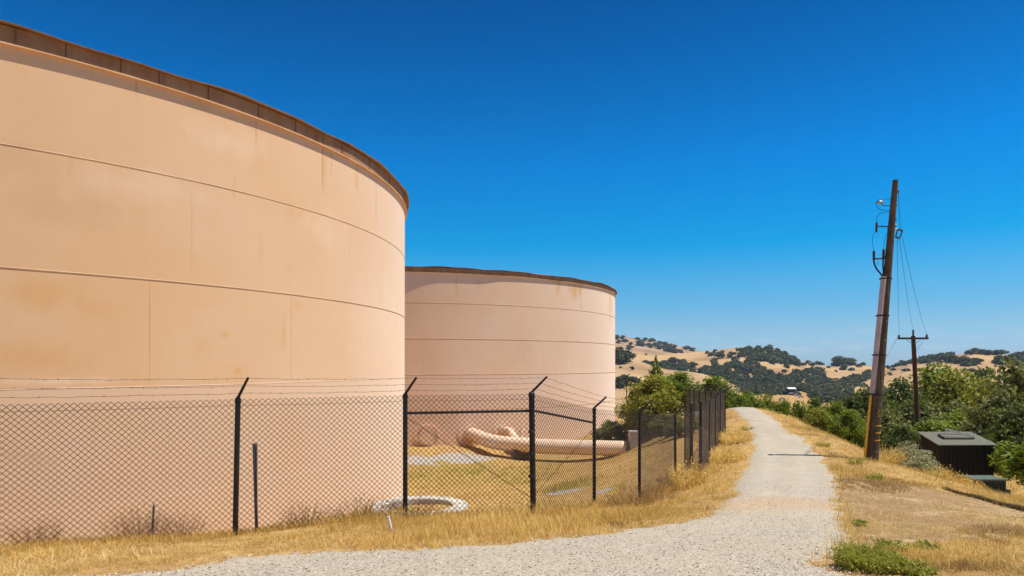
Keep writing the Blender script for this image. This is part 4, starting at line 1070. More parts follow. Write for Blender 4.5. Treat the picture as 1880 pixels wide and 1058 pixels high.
for i, (px, yt, wp, Z, key, lab) in enumerate([
    (1345, 716, 50, 55, 'green', 'green shrub just right of the far fence corner'), (1375, 719, 46, 57, 'green', 'second green shrub along the far edge of the path, right of the fence corner'),
    (1405, 725, 46, 58, 'yellow', 'yellowish shrub on the far path edge, third from the fence corner'), (1436, 733, 48, 56, 'green', 'low green shrub below the parked cars in the valley'),
    (1468, 737, 50, 54, 'green', 'green shrub at the valley edge, below the white house'), (1500, 728, 60, 58, 'dark', 'dark green shrub at valley edge right of the white house'),
    (1532, 735, 56, 50, 'green', 'green shrub on the slope left of the leaning pole'), (1560, 722, 70, 60, 'dark', 'rounded dark shrub behind the slope left of the leaning pole'),
    (1500, 750, 60, 44, 'yellow', 'low yellow green shrub above the dry slope left of the pole'), (1560, 752, 60, 42, 'green', 'low green shrub directly left of the yellow pole guard')]):
    plant_px('shrub', key, px, yt - 3, wp * 1.3, Z, lab, 'shrub', 'shrubs lining the far side of the path')
# wood on the right
for (px, yt, wp, Z, key, lab) in [
    (1600, 706, 110, 74, 'dark', 'dark green tree directly behind the leaning utility pole'),
    (1652, 688, 120, 78, 'dark', 'dark oak between the two utility poles, at the left of the wood'),
    (1722, 664, 150, 88, 'green', 'tallest light green tree just right of the distant pole'),
    (1790, 668, 110, 95, 'dark', 'dark tree top standing behind the middle of the wood'),
    (1745, 676, 120, 84, 'yellow', 'yellow green tree right of the tallest tree'),
    (1812, 688, 130, 72, 'yellow', 'yellow green rounded tree in the middle right of the wood'),
    (1672, 728, 130, 58, 'dark', 'grey green oak low in front, beside the distant pole shaft'),
    (1622, 744, 90, 52, 'olive', 'small olive tree right beside the foot of the leaning pole'),
    (1745, 730, 120, 60, 'olive', 'olive tree in the middle of the wood above the shed roof'),
    (1790, 748, 140, 50, 'green', 'bright green tree directly above the shed roof'),
    (1715, 768, 110, 46, 'green', 'low bright green tree touching the left end of the shed roof'),
    (1655, 775, 80, 44, 'dark', 'low dark green tree between the poles just above the dry slope'),
    (1868, 650, 150, 44, 'olive', 'large loose leaved olive tree at the right edge of the picture'),
    (1890, 720, 130, 38, 'dark', 'dark tree low at the right edge behind the bright bush'),
    (1840, 740, 110, 42, 'olive', 'olive green tree beside the shed roof right end')]:
    plant_px('wood_tree', key, px, yt, wp * 1.12, Z, lab, 'tree', 'trees of the wood on the right')
plant_px('willow_bush', 'willow', 1884, 800, 122, 24.5, 'bright green leaning bush at the right edge beside the shed', 'bush', ybot=893)
for px, yt, wp, Z, lab in ((1662, 808, 80, 23.5, 'upper grey sage bush on the slope left of the shed'), (1694, 832, 70, 22.0, 'lower grey sage bush on the slope at the shed left corner')):
    plant_px('sage_bush', 'sage', px, yt, wp, Z, lab, 'bush', 'sage bushes beside the shed')

# ------------------------------------------------------------------ grasses
_rn = np.random.default_rng(77)
_wv = [(_rn.normal() * f, _rn.normal() * f, _rn.random() * 6.28) for f in [0.9] * 8 + [2.2] * 8 + [5.0] * 8]
def field(X, Y, ph=0.0):
    v = 0
    for i, (a, b, c_) in enumerate(_wv): v = v + np.sin(a * X + b * Y + c_ + ph * (i + 1)) * (1.0, 0.7, 0.45)[i // 8]
    return v / 3.0
def clump(X, Y): return np.clip(0.5 + 0.42 * field(X, Y), 0, 1)
def blades(n_pts, region, hfun, wbase, mat, name, label, cat='grass', lean=0.5, zr=(5.5, 34), tonefun=None, xr=(-0.80, 0.80), pw=1.6, seed=3):
    r = np.random.default_rng(seed)
    u = r.random(n_pts); Z = zr[0] + (zr[1] - zr[0]) * u ** pw
    X = (xr[0] + (xr[1] - xr[0]) * r.random(n_pts)) * Z
    hh = hfun(X, Z, r); ok = hh > 0
    X, Z, hh = X[ok], Z[ok], hh[ok]; n = len(X)
    z = G(X, Z) - 0.01
    th = r.random(n) * 6.283; ln = lean * (0.3 + r.random(n)) * hh
    wd = wbase * (0.6 + 0.8 * r.random(n)) * (1 + Z / 14)
    ph = r.random(n) * 6.283
    wx, wy = np.cos(ph) * wd / 2, np.sin(ph) * wd / 2
    B0 = np.stack([X - wx, Z - wy, z], 1); B1 = np.stack([X + wx, Z + wy, z], 1)
    mx, my = X + np.cos(th) * ln * .35, Z + np.sin(th) * ln * .35
    M0 = np.stack([mx - wx * .8, my - wy * .8, z + hh * .6], 1); M1 = np.stack([mx + wx * .8, my + wy * .8, z + hh * .6], 1)
    T0 = np.stack([X + np.cos(th) * ln, Z + np.sin(th) * ln, z + hh * 0.95], 1); T1 = T0 + np.stack([wx * .3, wy * .3, 0 * wx], 1)
    V = np.stack([B0, B1, M1, M0, M0, M1, T1, T0], 1).reshape(-1, 3)
    base = 0.5 + 0.24 * field(X, Z, 1.7)
    tone = np.clip(base + 0.22 * r.normal(size=n), 0, 1)
    me = np_mesh(name, V, 4, mat, tone=np.repeat(tone, 2))
    return tag(link(name, me), label, cat, kind='stuff')
fl_line = fence_xy
def common(X, Y):
    inside = inpoly(X, Y, path_poly)
    de = np.minimum(dseg(X, Y, [tuple(q) for q in PL]), dseg(X, Y, [tuple(q) for q in PR]))
    inside &= de > 0.22 * np.random.default_rng(len(X)).random(len(X)) ** 2.5
    d1 = np.hypot(X - C1[0], Y - C1[1]) < R1 + 0.1; d2 = np.hypot(X - C2[0], Y - C2[1]) < R2 + .1
    rd_ = np.hypot(X - rc.x, Y - rc.y); ring = (rd_ < 1.62) & (rd_ > 1.02)
    return ~(inside | d1 | d2 | ring)
fence_poly = [(-30, 8)] + fence_xy + farrun_xy[1:] + [(9, 60), (-40, 60)]
def h_dry(X, Y, r):
    ok = common(X, Y); ins_ = inpoly(X, Y, np.array(fence_poly)); df = dseg(X, Y, fence_xy); c = clump(X, Y)
    gm, gy, br = masks(X, Y); dp = np.minimum(dseg(X, Y, [tuple(q) for q in PL]), dseg(X, Y, [tuple(q) for q in PR]))
    h = np.where(ins_, 0.10 + 0.10 * c, 0.07 + 0.16 * c)
    h = h + 0.10 * np.exp(-(df / 0.35) ** 2)
    h = np.where(dp < 0.25, h * 0.55, h)
    px = X / Y * F + CXP
    h = h * np.interp(px, [0, 450, 800], [0.42, 0.5, 0.9]) * np.where(Y < 12, 0.9, 1)
    right = (px > 1480)
    h = np.where(right & (br < .5), 0.07 + 0.15 * c, h)
    h = np.where(br > 0.5, np.where(r.random(len(X)) < 0.25 + 0.5 * (c > .52), 0.015 + 0.045 * c, 0), h)
    h = np.where(right & (br > 0.05) & (br <= .5) & (Y < 11), 0.03 + 0.07 * c, h)
    # bare-ish interior band near concrete
    h = np.where(gy > 0.5, 0, h)
    h = h * (0.35 + 0.85 * r.random(len(X))) * (1 + 0.6 * (r.random(len(X)) < 0.02))
    thin = field(X, Y, 0.6) > 0.75 + 0.5 * r.random(len(X))
    h = np.where(thin & (df > .3), h * 0.25, h)
    keep = r.random(len(X)) < np.where(ins_ & (df > .5), 0.35, 1.0)
    return np.where(ok & keep & (Y < 44), h, 0)
blades(420000, None, h_dry, 0.0035, L_dry, 'dry_grass', 'golden dry grass along the fence, verges and slopes', zr=(5.2, 40), pw=1.9)
def h_straw(X, Y, r):
    ok = common(X, Y); gm, gy, br = masks(X, Y); c = field(X, Y, 3.3)
    return np.where(ok & (gy < .5) & (c > -0.3 + 0.5 * r.random(len(X))) & ((br < .4) | (r.random(len(X)) < .4)), 0.03 + 0.05 * r.random(len(X)), 0)
blades(120000, None, h_straw, 0.0038, L_straw, 'flattened_straw', 'pale flattened straw lying among the dry grass', lean=1.7, zr=(5.2, 30), pw=1.8, seed=9)
def h_lip(X, Y, r):  # strip of dark blades laid as the shadow of the low lip
    ln = [tuple(hit(*q))[:2] for q in ((1735, 899), (1765, 909), (1800, 918), (1840, 929), (1885, 940))]
    d = dseg(X, Y, ln); return np.where(d < 0.10 + 0.05 * field(X, Y), 0.05 + 0.06 * r.random(len(X)), 0)
blades(60000, None, h_lip, 0.006, L_lip, 'lip_shadow_blades', 'dark grass strip added as the shadow line along the low edge between the dirt and the slope', zr=(11, 19), xr=(0.55, 0.8), pw=1.0, seed=12)
def h_patch(X, Y, r):
    ok = common(X, Y); px = X / Y * F + CXP; py = HY - G(X, Y) / Y * F
    a = ((px - 1620) / 90) ** 2 + ((py - 887) / 16) ** 2; b = ((px - 1840) / 90) ** 2 + ((py - 985) / 16) ** 2; c_ = ((px - 1750) / 120) ** 2 + ((py - 1035) / 14) ** 2
    q = np.minimum(np.minimum(a, b), c_)
    return np.where(ok & (q < 0.2 + 1.6 * r.random(len(X)) ** 1.5) & (field(X, Y, 5.1) > -0.4), 0.03 + 0.06 * r.random(len(X)), 0)
blades(110000, None, h_patch, 0.0042, L_mat, 'brown_grass', 'matted brown grass patches on the dirt right of the path', zr=(5.2, 18), xr=(0.4, 0.8), pw=1.3, seed=13)
def h_green(X, Y, r):
    ok = common(X, Y); gm, gy, br = masks(X, Y)
    h = (0.06 + 0.20 * clump(X * 1.3, Y) ** 1.5) * (gm * (0.75 + 0.5 * field(X, Y, 2.2)) > 0.35 + 0.35 * r.random(len(X))) * (0.5 + .7 * r.random(len(X)))
    return np.where(ok & (Y < 44), h, 0)
blades(160000, None, h_green, 0.004, L_weed, 'green_grass', 'green grass and weeds growing in patches around the tanks and path', zr=(5.2, 40), pw=1.3, seed=4)

def tuft(name, x, y, R_, h, n, mat, label, cat, seed, leafy=0, group=None, wd=0.006):
    r = np.random.default_rng(seed); z0 = g1(x, y) - 0.02
    th = r.random(n) * 6.283; rr = R_ * np.sqrt(r.random(n)) * 0.6
    bx, by = x + np.cos(th) * rr, y + np.sin(th) * rr
    hh = h * (0.45 + 0.55 * r.random(n)) * (1 - 0.35 * (rr / (R_ * .6)) ** 2)
    tx, ty = bx + np.cos(th) * R_ * (0.2 + .5 * r.random(n)), by + np.sin(th) * R_ * (0.2 + .5 * r.random(n))
    wx, wy = np.cos(th + 1.57) * wd / 2, np.sin(th + 1.57) * wd / 2
    zb = np.full(n, z0)
    V = [np.stack([np.stack([bx - wx, by - wy, zb], 1), np.stack([bx + wx, by + wy, zb], 1), np.stack([tx + wx * .5, ty + wy * .5, zb + hh], 1), np.stack([tx - wx * .5, ty - wy * .5, zb + hh], 1)], 1).reshape(-1, 3)]
    tone = [np.clip(.4 + .2 * r.normal(size=n), 0, 1)]
    if leafy:
        k = n * leafy; i = r.integers(0, n, k); t = 0.2 + 0.8 * r.random(k)
        c = np.stack([bx[i] + (tx - bx)[i] * t, by[i] + (ty - by)[i] * t, z0 + hh[i] * t], 1)
        s = wd * 3.2 * (0.5 + r.random(k)); a = r.normal(size=(k, 3)); a /= np.linalg.norm(a, axis=1)[:, None]; b = np.cross(a, r.normal(size=(k, 3))); b /= np.linalg.norm(b, axis=1)[:, None]
        a = a * s[:, None]; b = b * s[:, None] * .4; c = c + a * .8
        V.append(np.stack([c - a, c - b, c + a, c + b], 1).reshape(-1, 3)); tone.append(np.clip(.55 + .25 * r.normal(size=k), 0, 1))
    me = np_mesh(name, np.vstack(V), 4, mat, tone=np.concatenate(tone))
    return tag(link(name, me), label, cat, group)
q = hit(1588, 1046); tuft('weed_clump', q.x, q.y, 0.26, 0.25, 1400, L_weed, 'largest leafy green weed clump where the gravel meets the dirt, bottom right', 'weed', 21, 5, wd=0.004)
q = hit(1620, 1040); tuft('weed_clump', q.x, q.y, 0.18, 0.17, 700, L_weed, 'second leafy green weed clump just right of the largest one', 'weed', 22, 5, wd=0.004)
q = hit(1578, 966); tuft('weed_clump', q.x, q.y, 0.09, 0.11, 60, L_weed, 'tiny lone green weed at the right gravel edge above the big clump', 'weed', 23, 12)
q = hit(1637, 1012); tuft('weed_clump', q.x, q.y, 0.16, 0.13, 100, L_weed, 'low green weed on the dirt up and right of the big clump', 'weed', 24, 12)
q = hit(1665, 1052); tuft('weed_clump', q.x, q.y, 0.20, 0.14, 140, L_weed, 'flat green weed at the bottom edge right of the big clumps', 'weed', 25, 12)
q = hit(1702, 1008); tuft('weed_clump', q.x, q.y, 0.12, 0.10, 70, L_weed, 'sparse green weed in the middle of the dirt patch', 'weed', 26, 12)
q = hit(1570, 853); tuft('weed_clump', q.x, q.y, 0.22, 0.28, 60, L_weed, 'green weed in the dry grass left of the leaning pole foot', 'weed', 27, 12)
q = hit(1604, 882); tuft('weed_clump', q.x, q.y, 0.20, 0.24, 60, L_weed, 'green weed in the dry grass just below the leaning pole foot', 'weed', 28, 12)
q = hit(1512, 820); tuft('weed_clump', q.x, q.y, 0.25, 0.2, 50, L_weed, 'green weed at the right path edge near the pole shadow', 'weed', 29, 12)
q = hit(1427, 760, 60); tuft('weed_clump', q.x, q.y, 0.30, 0.2, 50, L_weed, 'small green weed on the far bend of the path', 'weed', 30, 12)
q = hit(1372, 789, 60); tuft('weed_clump', q.x, q.y, 0.30, 0.2, 50, L_weed, 'small green weed on the left path edge beyond the fence corner', 'weed', 31, 12)
for i, (px, Z, R_, h, lab) in enumerate([(240, 9.9, .40, .60, 'brown dry brush behind the mesh left of the short stake'), (268, 10.1, .45, .62, 'thin brown brush behind the mesh at the short stake'),
        (330, 10.0, .40, .48, 'brown dry brush behind the mesh right of the short stake'), (65, 8.9, .35, .45, 'sparse dry brush behind the mesh near the left edge'),
        (660, 10.1, .45, .36, 'tangled brown brush against the mesh left of the white stub'), (690, 10.4, .5, .42, 'tangled brown brush at the foot of the fence by the concrete ring'),
        (760, 10.3, .5, .40, 'brown brush around the foot of the post by the concrete ring'), (1180, 13.4, .6, .55, 'reddish brown brush at the foot of the fence before the bend'),
        (1215, 14.4, .6, .60, 'tall reddish brown brush at the fence bend'), (1155, 12.4, .4, .40, 'low reddish brown brush on the verge below the fence'),
        (560, 10.4, .4, .40, 'dry brush and pale stems in front of the lower tank wall')]):
    x = (px - CXP) / F * Z; tuft('dry_brush', x, Z, R_, h, 200 if Z > 11 else 130, L_brownbush, lab, 'dry brush', 60 + i, 7, 'dry brush along the fence', wd=0.004)
for i, (px, Z, R_, h, lab) in enumerate([(1268, 16.9, .6, .75, 'tall pale golden grass tuft in front of the gate posts'), (1330, 22, .8, .6, 'golden grass tuft at the foot of the fence beyond the gate'),
        (1345, 25, .8, .45, 'golden grass tuft below the far fence corner'), (1720, 21.5, .5, .6, 'pale seed head grass on the slope at the shed left corner'), (1750, 21.3, .5, .55, 'pale seed head grass on the slope in front of the shed'),
        (1775, 21.0, .45, .5, 'pale seed head grass left of the green cabinet'), (1625, 23, .7, .7, 'tall dry grass tuft right behind the leaning pole foot')]):
    x = (px - CXP) / F * Z; tuft('grass_tuft', x, Z, R_, h, 320, L_dry, lab, 'grass tuft', 90 + i, 3, 'tall dry grass tufts', wd=0.010)
q = hit(1131, 968); tuft('dark_weed', q.x, q.y, 0.12, 0.13, 80, L_brownbush, 'small dark dry weed on the verge below the fence', 'weed', 120, 4, wd=0.003)

# ------------------------------------------------------------------ hills
def hillmat(name, ca, cb, cc):
    m = Mt(name, 0.95, 0.05)
    n1 = m.noise(0.012, 7, m.coord((1, 1, 2.5)), 0.6); n2 = m.noise(0.07, 6, rough=0.7)
    c = m.ramp(n1, [(0.35, ca), (0.5, cb), (0.65, cc)])
    c = m.mix(m.ramp(n2, [(0.52, 0.0), (0.72, 0.5)]), c, tuple(q * 0.62 for q in ca))
    m.color(c); return m.m
M_h1 = hillmat('golden_hill_far', (0.25, 0.155, 0.10), (0.35, 0.225, 0.135), (0.42, 0.285, 0.165))
M_h2 = hillmat('golden_hill_mid', (0.28, 0.175, 0.085), (0.42, 0.275, 0.135), (0.50, 0.335, 0.165))
M_h3 = hillmat('golden_hill_near', (0.28, 0.18, 0.095), (0.41, 0.275, 0.145), (0.48, 0.335, 0.185))
HILLS = {}
def fbm(x, y, s, seed):
    z = 0; a = 1
    for i in range(4):
        z = z + a * np.sin(x * s + seed + 1.7 * np.sin(y * s * 0.8 + i)) * np.sin(y * s * 1.1 + seed * 2 + 1.3 * np.sin(x * s * .7 + i * 2)); a *= .5; s *= 2.1
    return z
def hill(key, D, width, prof, zfloor, mat, seed, back=500):
    prof = sorted(prof); xs = [p[0] for p in prof]; ys = [p[1] for p in prof]
    px = np.arange(xs[0], xs[-1] + 1, 4.0); crest = np.interp(px, xs, ys)
    k = np.ones(5) / 5; pad = np.pad(crest, 2, 'edge'); crest = np.convolve(pad, k, 'valid')
    t = np.concatenate([np.linspace(0, 1, 44), 1 + np.linspace(0, 1, 8)[1:]])
    u = (px - CXP) / F
    PXg, T = np.meshgrid(u, t, indexing='ij')
    Dd = np.where(T <= 1, D - width * (1 - T), D + back * (T - 1))
    zc = -(crest[:, None] - HY) / F * D
    X = PXg * Dd; Y = Dd
    s = np.where(T <= 1, np.sin(np.clip(T, 0, 1) * math.pi / 2) ** 1.05, 1 - sstep(0, 1, T - 1))
    amp = (zc - zfloor) * 0.085
    Z = zfloor + (zc - zfloor) * s + fbm(X, Y, 6.0 / width, seed) * amp * np.sin(np.clip(T, 0, 1) * math.pi) * (T <= 1)
    V = np.stack([X, Y, Z], -1); n, m_ = Z.shape
    i = np.arange(n - 1)[:, None] * m_; j = np.arange(m_ - 1)[None]
    Fc = np.stack([i + j, i + m_ + j, i + m_ + j + 1, i + j + 1], -1).reshape(-1, 4)
    me = np_mesh('hill', V.reshape(-1, 3), 4, mat, faces=Fc, smooth=True)
    if me.polygons[10].normal.z < 0: me.flip_normals()
    o = tag(link('hill', me), kind='structure')
    HILLS[key] = (px, X, Y, Z)
def onhill(key, px_, py_):
    px, X, Y, Z = HILLS[key]; i = int(np.clip(round((px_ - px[0]) / 4), 0, len(px) - 1))
    py = HY - Z[i, :44] / Y[i, :44] * F
    # highest-up (farthest) visible point reaching the wanted row, searching from the front
    idx = np.nonzero(py <= py_)[0]; j = idx[0] if len(idx) else 43
    if j > 0:
        a, b = py[j - 1], py[j]; f = (a - py_) / (a - b + 1e-9); f = min(max(f, 0), 1)
    else: j, f = 1, 0
    d = Y[i, j - 1] * (1 - f) + Y[i, j] * f; z = Z[i, j - 1] * (1 - f) + Z[i, j] * f
    return Vector(((px_ - CXP) / F * d, d, z))
hill('A', 1900, 600, [(900, 640), (1000, 615), (1060, 612), (1130, 620), (1160, 622), (1200, 627), (1240, 634), (1270, 642), (1310, 652), (1380, 662), (1450, 668)], -20, M_h1, 1.3)
hill('B', 1150, 420, [(850, 655), (1000, 650), (1060, 648), (1110, 640), (1135, 642), (1170, 648), (1240, 650), (1300, 646), (1330, 642), (1380, 640), (1410, 641), (1440, 652), (1470, 664), (1500, 671), (1540, 673), (1570, 671), (1600, 672), (1640, 676), (1700, 690), (1760, 700)], -28, M_h2, 2.1)
hill('C', 950, 430, [(1440, 716), (1500, 705), (1560, 694), (1600, 683), (1630, 678), (1660, 670), (1700, 662), (1740, 653), (1790, 649), (1830, 651), (1880, 655), (1960, 650), (2100, 655), (2300, 665)], -29, M_h2, 4.4)
hill('D', 640, 300, [(850, 690), (950, 675), (1050, 664), (1130, 661), (1168, 661), (1200, 672), (1226, 679), (1269, 683), (1301, 689), (1327, 699), (1360, 713), (1400, 730), (1430, 742)], -28, M_h3, 5.2, 200)
hill('E', 210, 110, [(900, 716), (1000, 712), (1080, 710), (1130, 714), (1180, 716), (1230, 724), (1280, 736), (1330, 752)], -17, M_h3, 6.1, 100)

# ---- oaks on the hills: the ones that stand clear are things of their own
oak_no = [0]
def hill_oak(key, px, py, wpx, label, group, hk=0.85):
    b = onhill(key, px, py); d = b.y; w_ = wpx / F * d
    oak_no[0] += 1
    plant('oak_tree', 'far' if oak_no[0] % 2 else 'far2', b - Vector((0, 0, w_ * .12)), w_ * 1.25, w_ * hk * 1.15, label, 'tree', group)
labA = 'dark oak scattered on the farthest brown hill'
for px, py, wp in [(1136, 630, 9), (1147, 628, 10), (1158, 633, 7), (1140, 640, 6), (1176, 635, 16), (1170, 624, 8), (1184, 626, 9), (1197, 628, 12), (1192, 638, 12), (1204, 635, 11), (1209, 641, 12), (1217, 640, 12), (1224, 645, 13), (1232, 646, 12), (1240, 648, 12), (1212, 632, 10), (1222, 636, 12), (1230, 637, 10), (1238, 639, 9), (1261, 642, 12), (1271, 645, 10), (1156, 641, 12), (1250, 648, 9), (1131, 622, 12), (1143, 622, 9)]:
    hill_oak('A', px, py, wp * 1.1, labA, 'oaks on the farthest hill', 0.7)
labB = 'rounded dark oak standing clear on the golden middle hill'
for px, py, wp in [(1305, 653, 9), (1312, 647, 7), (1321, 657, 16), (1342, 656, 13), (1326, 648, 7), (1298, 649, 6), (1186, 652, 4), (1405, 660, 12), (1418, 650, 12), (1432, 668, 11), (1455, 660, 11), (1462, 667, 11), (1440, 684, 9), (1445, 676, 9), (1475, 672, 9), (1483, 668, 8), (1492, 672, 10), (1500, 670, 9), (1507, 670, 9), (1540, 673, 24), (1553, 671, 22), (1562, 669, 18), (1578, 674, 9), (1585, 671, 8), (1564, 681, 9), (1549, 679, 12), (1521, 676, 6), (1535, 683, 5), (1236, 668, 18), (1255, 672, 16), (1272, 674, 14), (1230, 676, 12), (1186, 668, 10), (1196, 671, 10), (1219, 671, 14)]:
    hill_oak('B', px, py, wp * 1.15, labB, 'oaks on the middle hill', 0.75)
for px, py, wp in [(1138, 660, 24), (1150, 664, 22), (1131, 652, 18), (1142, 668, 22)]:
    hill_oak('D', px, max(py, 664), wp * 1.2, 'dark oak of the cluster touching the right edge of the far tank', 'oaks beside the far tank edge', 0.95)
hill_oak('D', 1161, 679, 8, 'lone small oak on the smooth golden slope right of the far tank', None)
hill_oak('D', 1139, 676, 5, 'tiny shrub like oak on the smooth golden slope near the tank edge', None)
for px, py, wp in [(1135, 708, 16), (1145, 700, 14), (1150, 708, 18), (1164, 706, 16), (1172, 708, 12), (1140, 712, 14)]:
    hill_oak('D', px, py, wp * 1.2, 'dark oak low on the smooth slope between far tank and conifer', 'oaks at the foot of the smooth slope', 0.9)
labC = 'dark oak on the right golden hill behind the wood'
for px, py, wp in [(1655, 669, 12), (1648, 673, 10), (1662, 671, 10), (1640, 671, 8), (1630, 676, 8), (1661, 683, 9), (1668, 682, 7), (1640, 681, 8), (1706, 674, 9), (1735, 662, 16), (1748, 664, 16), (1760, 668, 18), (1775, 670, 18), (1790, 668, 16), (1797, 668, 12), (1783, 683, 10), (1800, 688, 12), (1815, 686, 12), (1835, 668, 20), (1848, 667, 20), (1858, 664, 18), (1770, 682, 8), (1829, 652, 12), (1840, 650, 14), (1620, 690, 9), (1610, 694, 9), (1634, 690, 8), (1780, 652, 14), (1790, 650, 14), (1805, 651, 14), (1815, 652, 12), (1660, 666, 9), (1672, 664, 9), (1684, 663, 10), (1696, 661, 12), (1868, 652, 12), (1880, 650, 12)]:
    hill_oak('C', px, py, wp * 1.15, labC, 'oaks on the right hill', 0.75)

# ---- woods reading as one mass
def forest(name, key, polys, n, wpx, label, seed):
    r = np.random.default_rng(seed); VV = []; TT = []
    base = []
    for sd in range(6):
        V, t = leaves(oak_lobes(30 + sd, 1, .8, 6, .2), 330, 0.13, 40 + sd, noise=0.35); base.append((V, t))
    cnt = 0
    for poly, share in polys:
        poly = np.array(poly, float); x0, y0 = poly.min(0); x1, y1 = poly.max(0); k = 0; tries = 0
        while k < share * n and tries < 20000:
            tries += 1
            x = x0 + (x1 - x0) * r.random(); y = y0 + (y1 - y0) * r.random()
            if not inpoly(np.array([x]), np.array([y]), poly)[0]: continue
            if field(x * 0.055, y * 0.13, seed) > 0.55: continue
            b = onhill(key, x, y + 2) if key != 'V' else floorpt(x, y); s = wpx * (0.7 + 0.7 * r.random()) / F * b.y
            V, t = base[r.integers(0, 6)]
            a = r.random() * 6.28; c_, s_ = math.cos(a), math.sin(a)
            W = np.stack([(V[:, 0] * c_ - V[:, 1] * s_) * s * 1.2 + b.x, (V[:, 0] * s_ + V[:, 1] * c_) * s * 1.2 + b.y, (V[:, 2] - 0.12) * s + b.z], 1)
            VV.append(W); TT.append(np.clip(t * 0.7 + r.random() * 0.45 - 0.05, 0, 1)); k += 1
    me = np_mesh(name, np.vstack(VV), 4, L_far, tone=np.clip(np.concatenate(TT), 0, 1))
    tag(link(name, me), label, 'woodland', kind='stuff')
def floorpt(px, py):
    Zs = np.linspace(300, 900, 900); X = (px - CXP) / F * Zs
    i = np.nonzero(-(py - HY) / F * Zs <= G(X, Zs))[0]; i = i[0] if len(i) else 899
    return Vector((X[i], Zs[i], g1(X[i], Zs[i])))
forest('valley_woodland', 'V', [
    ([(1330,716),(1600,712),(1640,722),(1560,730),(1490,733),(1470,727),(1330,727)], .8),
    ([(1484,728),(1600,722),(1600,745),(1500,742)], .2)],
    300, 13, 'dark woodland on the valley floor around the white house', 15)
forest('oak_woodland', 'B', [
    ([(1170,665),(1200,668),(1240,672),(1262,664),(1300,660),(1330,668),(1345,676),(1330,690),(1350,698),(1300,690),(1245,684),(1200,676)], .16),
    ([(1355,645),(1372,640),(1400,637),(1425,642),(1446,656),(1470,668),(1440,668),(1400,664),(1370,662),(1358,655)], .13),
    ([(1325,668),(1350,662),(1400,668),(1412,682),(1425,690),(1440,680),(1470,684),(1510,676),(1512,690),(1520,700),(1556,712),(1545,726),(1480,730),(1430,726),(1360,726),(1330,712),(1338,695)], .62),
    ([(1420,645),(1450,658),(1475,671),(1450,668),(1430,655)], .05)],
    680, 11, 'dense dark oak woodland filling the folds of the middle hill', 5)
forest('oak_woodland', 'C', [
    ([(1520,706),(1545,694),(1580,690),(1625,670),(1632,676),(1600,694),(1570,706),(1545,712)], .4),
    ([(1665,668),(1700,656),(1740,650),(1775,654),(1800,664),(1795,670),(1750,672),(1720,664)], .45),
    ([(1840,664),(1870,655),(1900,655),(1900,672),(1850,674)], .15)],
    230, 10, 'dark oak woodland along the crest and foot of the right hill', 6)

# valley floor: white house, cars, trees at its foot
vz = onhill('B', 1450, 724); 
def valley_house():
    Z = 556; c = P(1452, 724, Z); t = tag(empty('farm_house', c), 'small white two storey house among dark trees in the valley', 'house')
    MB().box(c + Vector((0, 0, 2.2)), (5.4, 6, 4.4)).build('wall', M_shed, t)
    MB().box(c + Vector((2.9, -1, 2.6)), (0.9, 3, 3.2)).build('chimney_wall', M_whitewall, t)
    rf = MB(); 
    vs = [c + Vector(v) for v in ((-3.2, -3.5, 4.4), (3.2, -3.5, 4.4), (3.2, 3.5, 4.4), (-3.2, 3.5, 4.4), (-3.2, 0, 5.6), (3.2, 0, 5.6))]
    rf.add(vs, [(0, 1, 5, 4), (2, 3, 4, 5), (0, 4, 3), (1, 2, 5), (3, 2, 1, 0)]).build('roof', M_whitewall, t)
    for x in (-1.5, 0.9): MB().box(c + Vector((x, -3.04, 2.7)), (1.9, 0.1, 2.6)).build('window', M_glass, t)
    MB().box(c + Vector((-1.0, -4.6, 1.0)), (4.2, 3.0, 0.5)).build('porch_roof', M_whitewall, t)
valley_house()
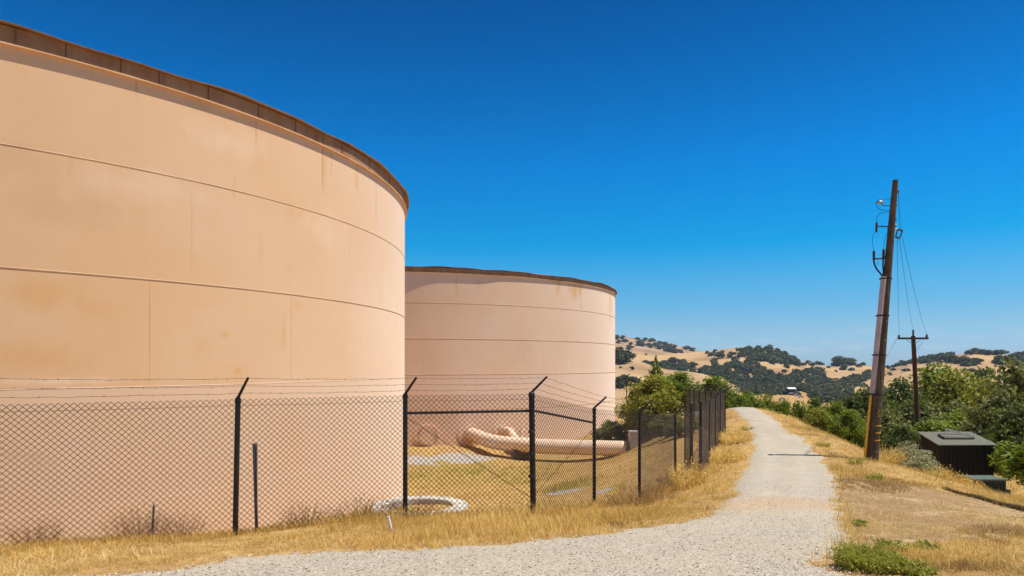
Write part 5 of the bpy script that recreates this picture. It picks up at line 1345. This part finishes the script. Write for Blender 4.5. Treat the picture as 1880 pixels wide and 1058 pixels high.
def car(px, py, Z, mat, label, s=1.0, rz=0.1):
    c = P(px, py, Z) + Vector((0, 0, .3)); t = tag(empty('parked_car', c), label, 'car', 'cars parked in the valley')
    prof = [(-2.2, .35), (-2.2, .8), (-1.5, .95), (-1.0, 1.42), (0.5, 1.45), (1.15, .98), (2.15, .85), (2.25, .4)]
    vs = [c + Vector((x * s, y * s, z * s)) for y in (-.85, .85) for x, z in prof]; n = len(prof)
    fs = [tuple(range(n)), tuple(range(2 * n - 1, n - 1, -1))] + [(i, i + n, (i + 1) % n + n, (i + 1) % n) for i in range(n)]
    MB().add(vs, fs).build('body', mat, t)
    for x in (-1.4, 1.4):
        m = MB(); m.tube([c + Vector((x * s, -.9 * s, .33 * s)), c + Vector((x * s, .9 * s, .33 * s))], .33 * s, 12); m.build('wheel', M_tyre, t)
    vs = [c + Vector((x * s, y * s, z * s)) for y in (-.87, .87) for x, z in ((-1.35, .97), (-.95, 1.33), (.45, 1.36), (.95, 1.0))]
    MB().add(vs, [(0, 1, 2, 3), (7, 6, 5, 4), (0, 4, 5, 1), (1, 5, 6, 2), (2, 6, 7, 3), (3, 7, 4, 0)]).build('window', M_glass, t)
M_carw = simple('white_car_paint', (0.6, 0.6, 0.62), (0.68, 0.68, 0.7), 1, 0.3, 0.5)
M_carr = simple('dull_red_car_paint', (0.25, 0.12, 0.11), (0.3, 0.15, 0.13), 1, 0.4, 0.5)
vf = lambda Z: -25.0
car(1435, 734, 480, M_carw, 'white car parked alone in the valley below the house', 1.0)
car(1413, 732, 500, M_carr, 'dull red car parked left of the white car in the valley', 1.05)
car(1470, 731, 505, M_carw, 'pale car parked right of the white house in the valley', 1.0)
car(1463, 727, 540, M_carw, 'pale car nearest the white house corner in the valley', .9)

# two hooked pipes seen at the edge of the far tank
for px, y0, y1, lab in ((1150.5, 693, 722, 'thin dark vent pole with hooked top right of the far tank'), (1173, 698, 714, 'shorter dark pole next to the hooked vent pole')):
    b = P(px, y1 + 12, 70); t_ = P(px, y0, 70); m = MB()
    m.tube([b, t_, t_ + Vector((.12, 0, .22)), t_ + Vector((.35, 0, .32))], 0.055, 6)
    tag(m.build('vent_pole', M_black), lab, 'pole')

# ------------------------------------------------------------------ haze over the valley
def haze():
    hm = bpy.data.materials.new('haze_air'); hm.use_nodes = True; t = hm.node_tree; t.nodes.clear()
    o = t.nodes.new('ShaderNodeOutputMaterial'); v = t.nodes.new('ShaderNodeVolumePrincipled')
    v.inputs['Color'].default_value = (0.62, 0.78, 0.95, 1); v.inputs['Density'].default_value = 0.00009; v.inputs['Anisotropy'].default_value = 0.0
    t.links.new(v.outputs[0], o.inputs['Volume'])
    ob = MB().box((300, 1000, 25), (12000, 7000, 130)).build('haze', hm); tag(ob, 'thin bluish air over the hills', 'haze', kind='stuff')
if HAZE: haze()
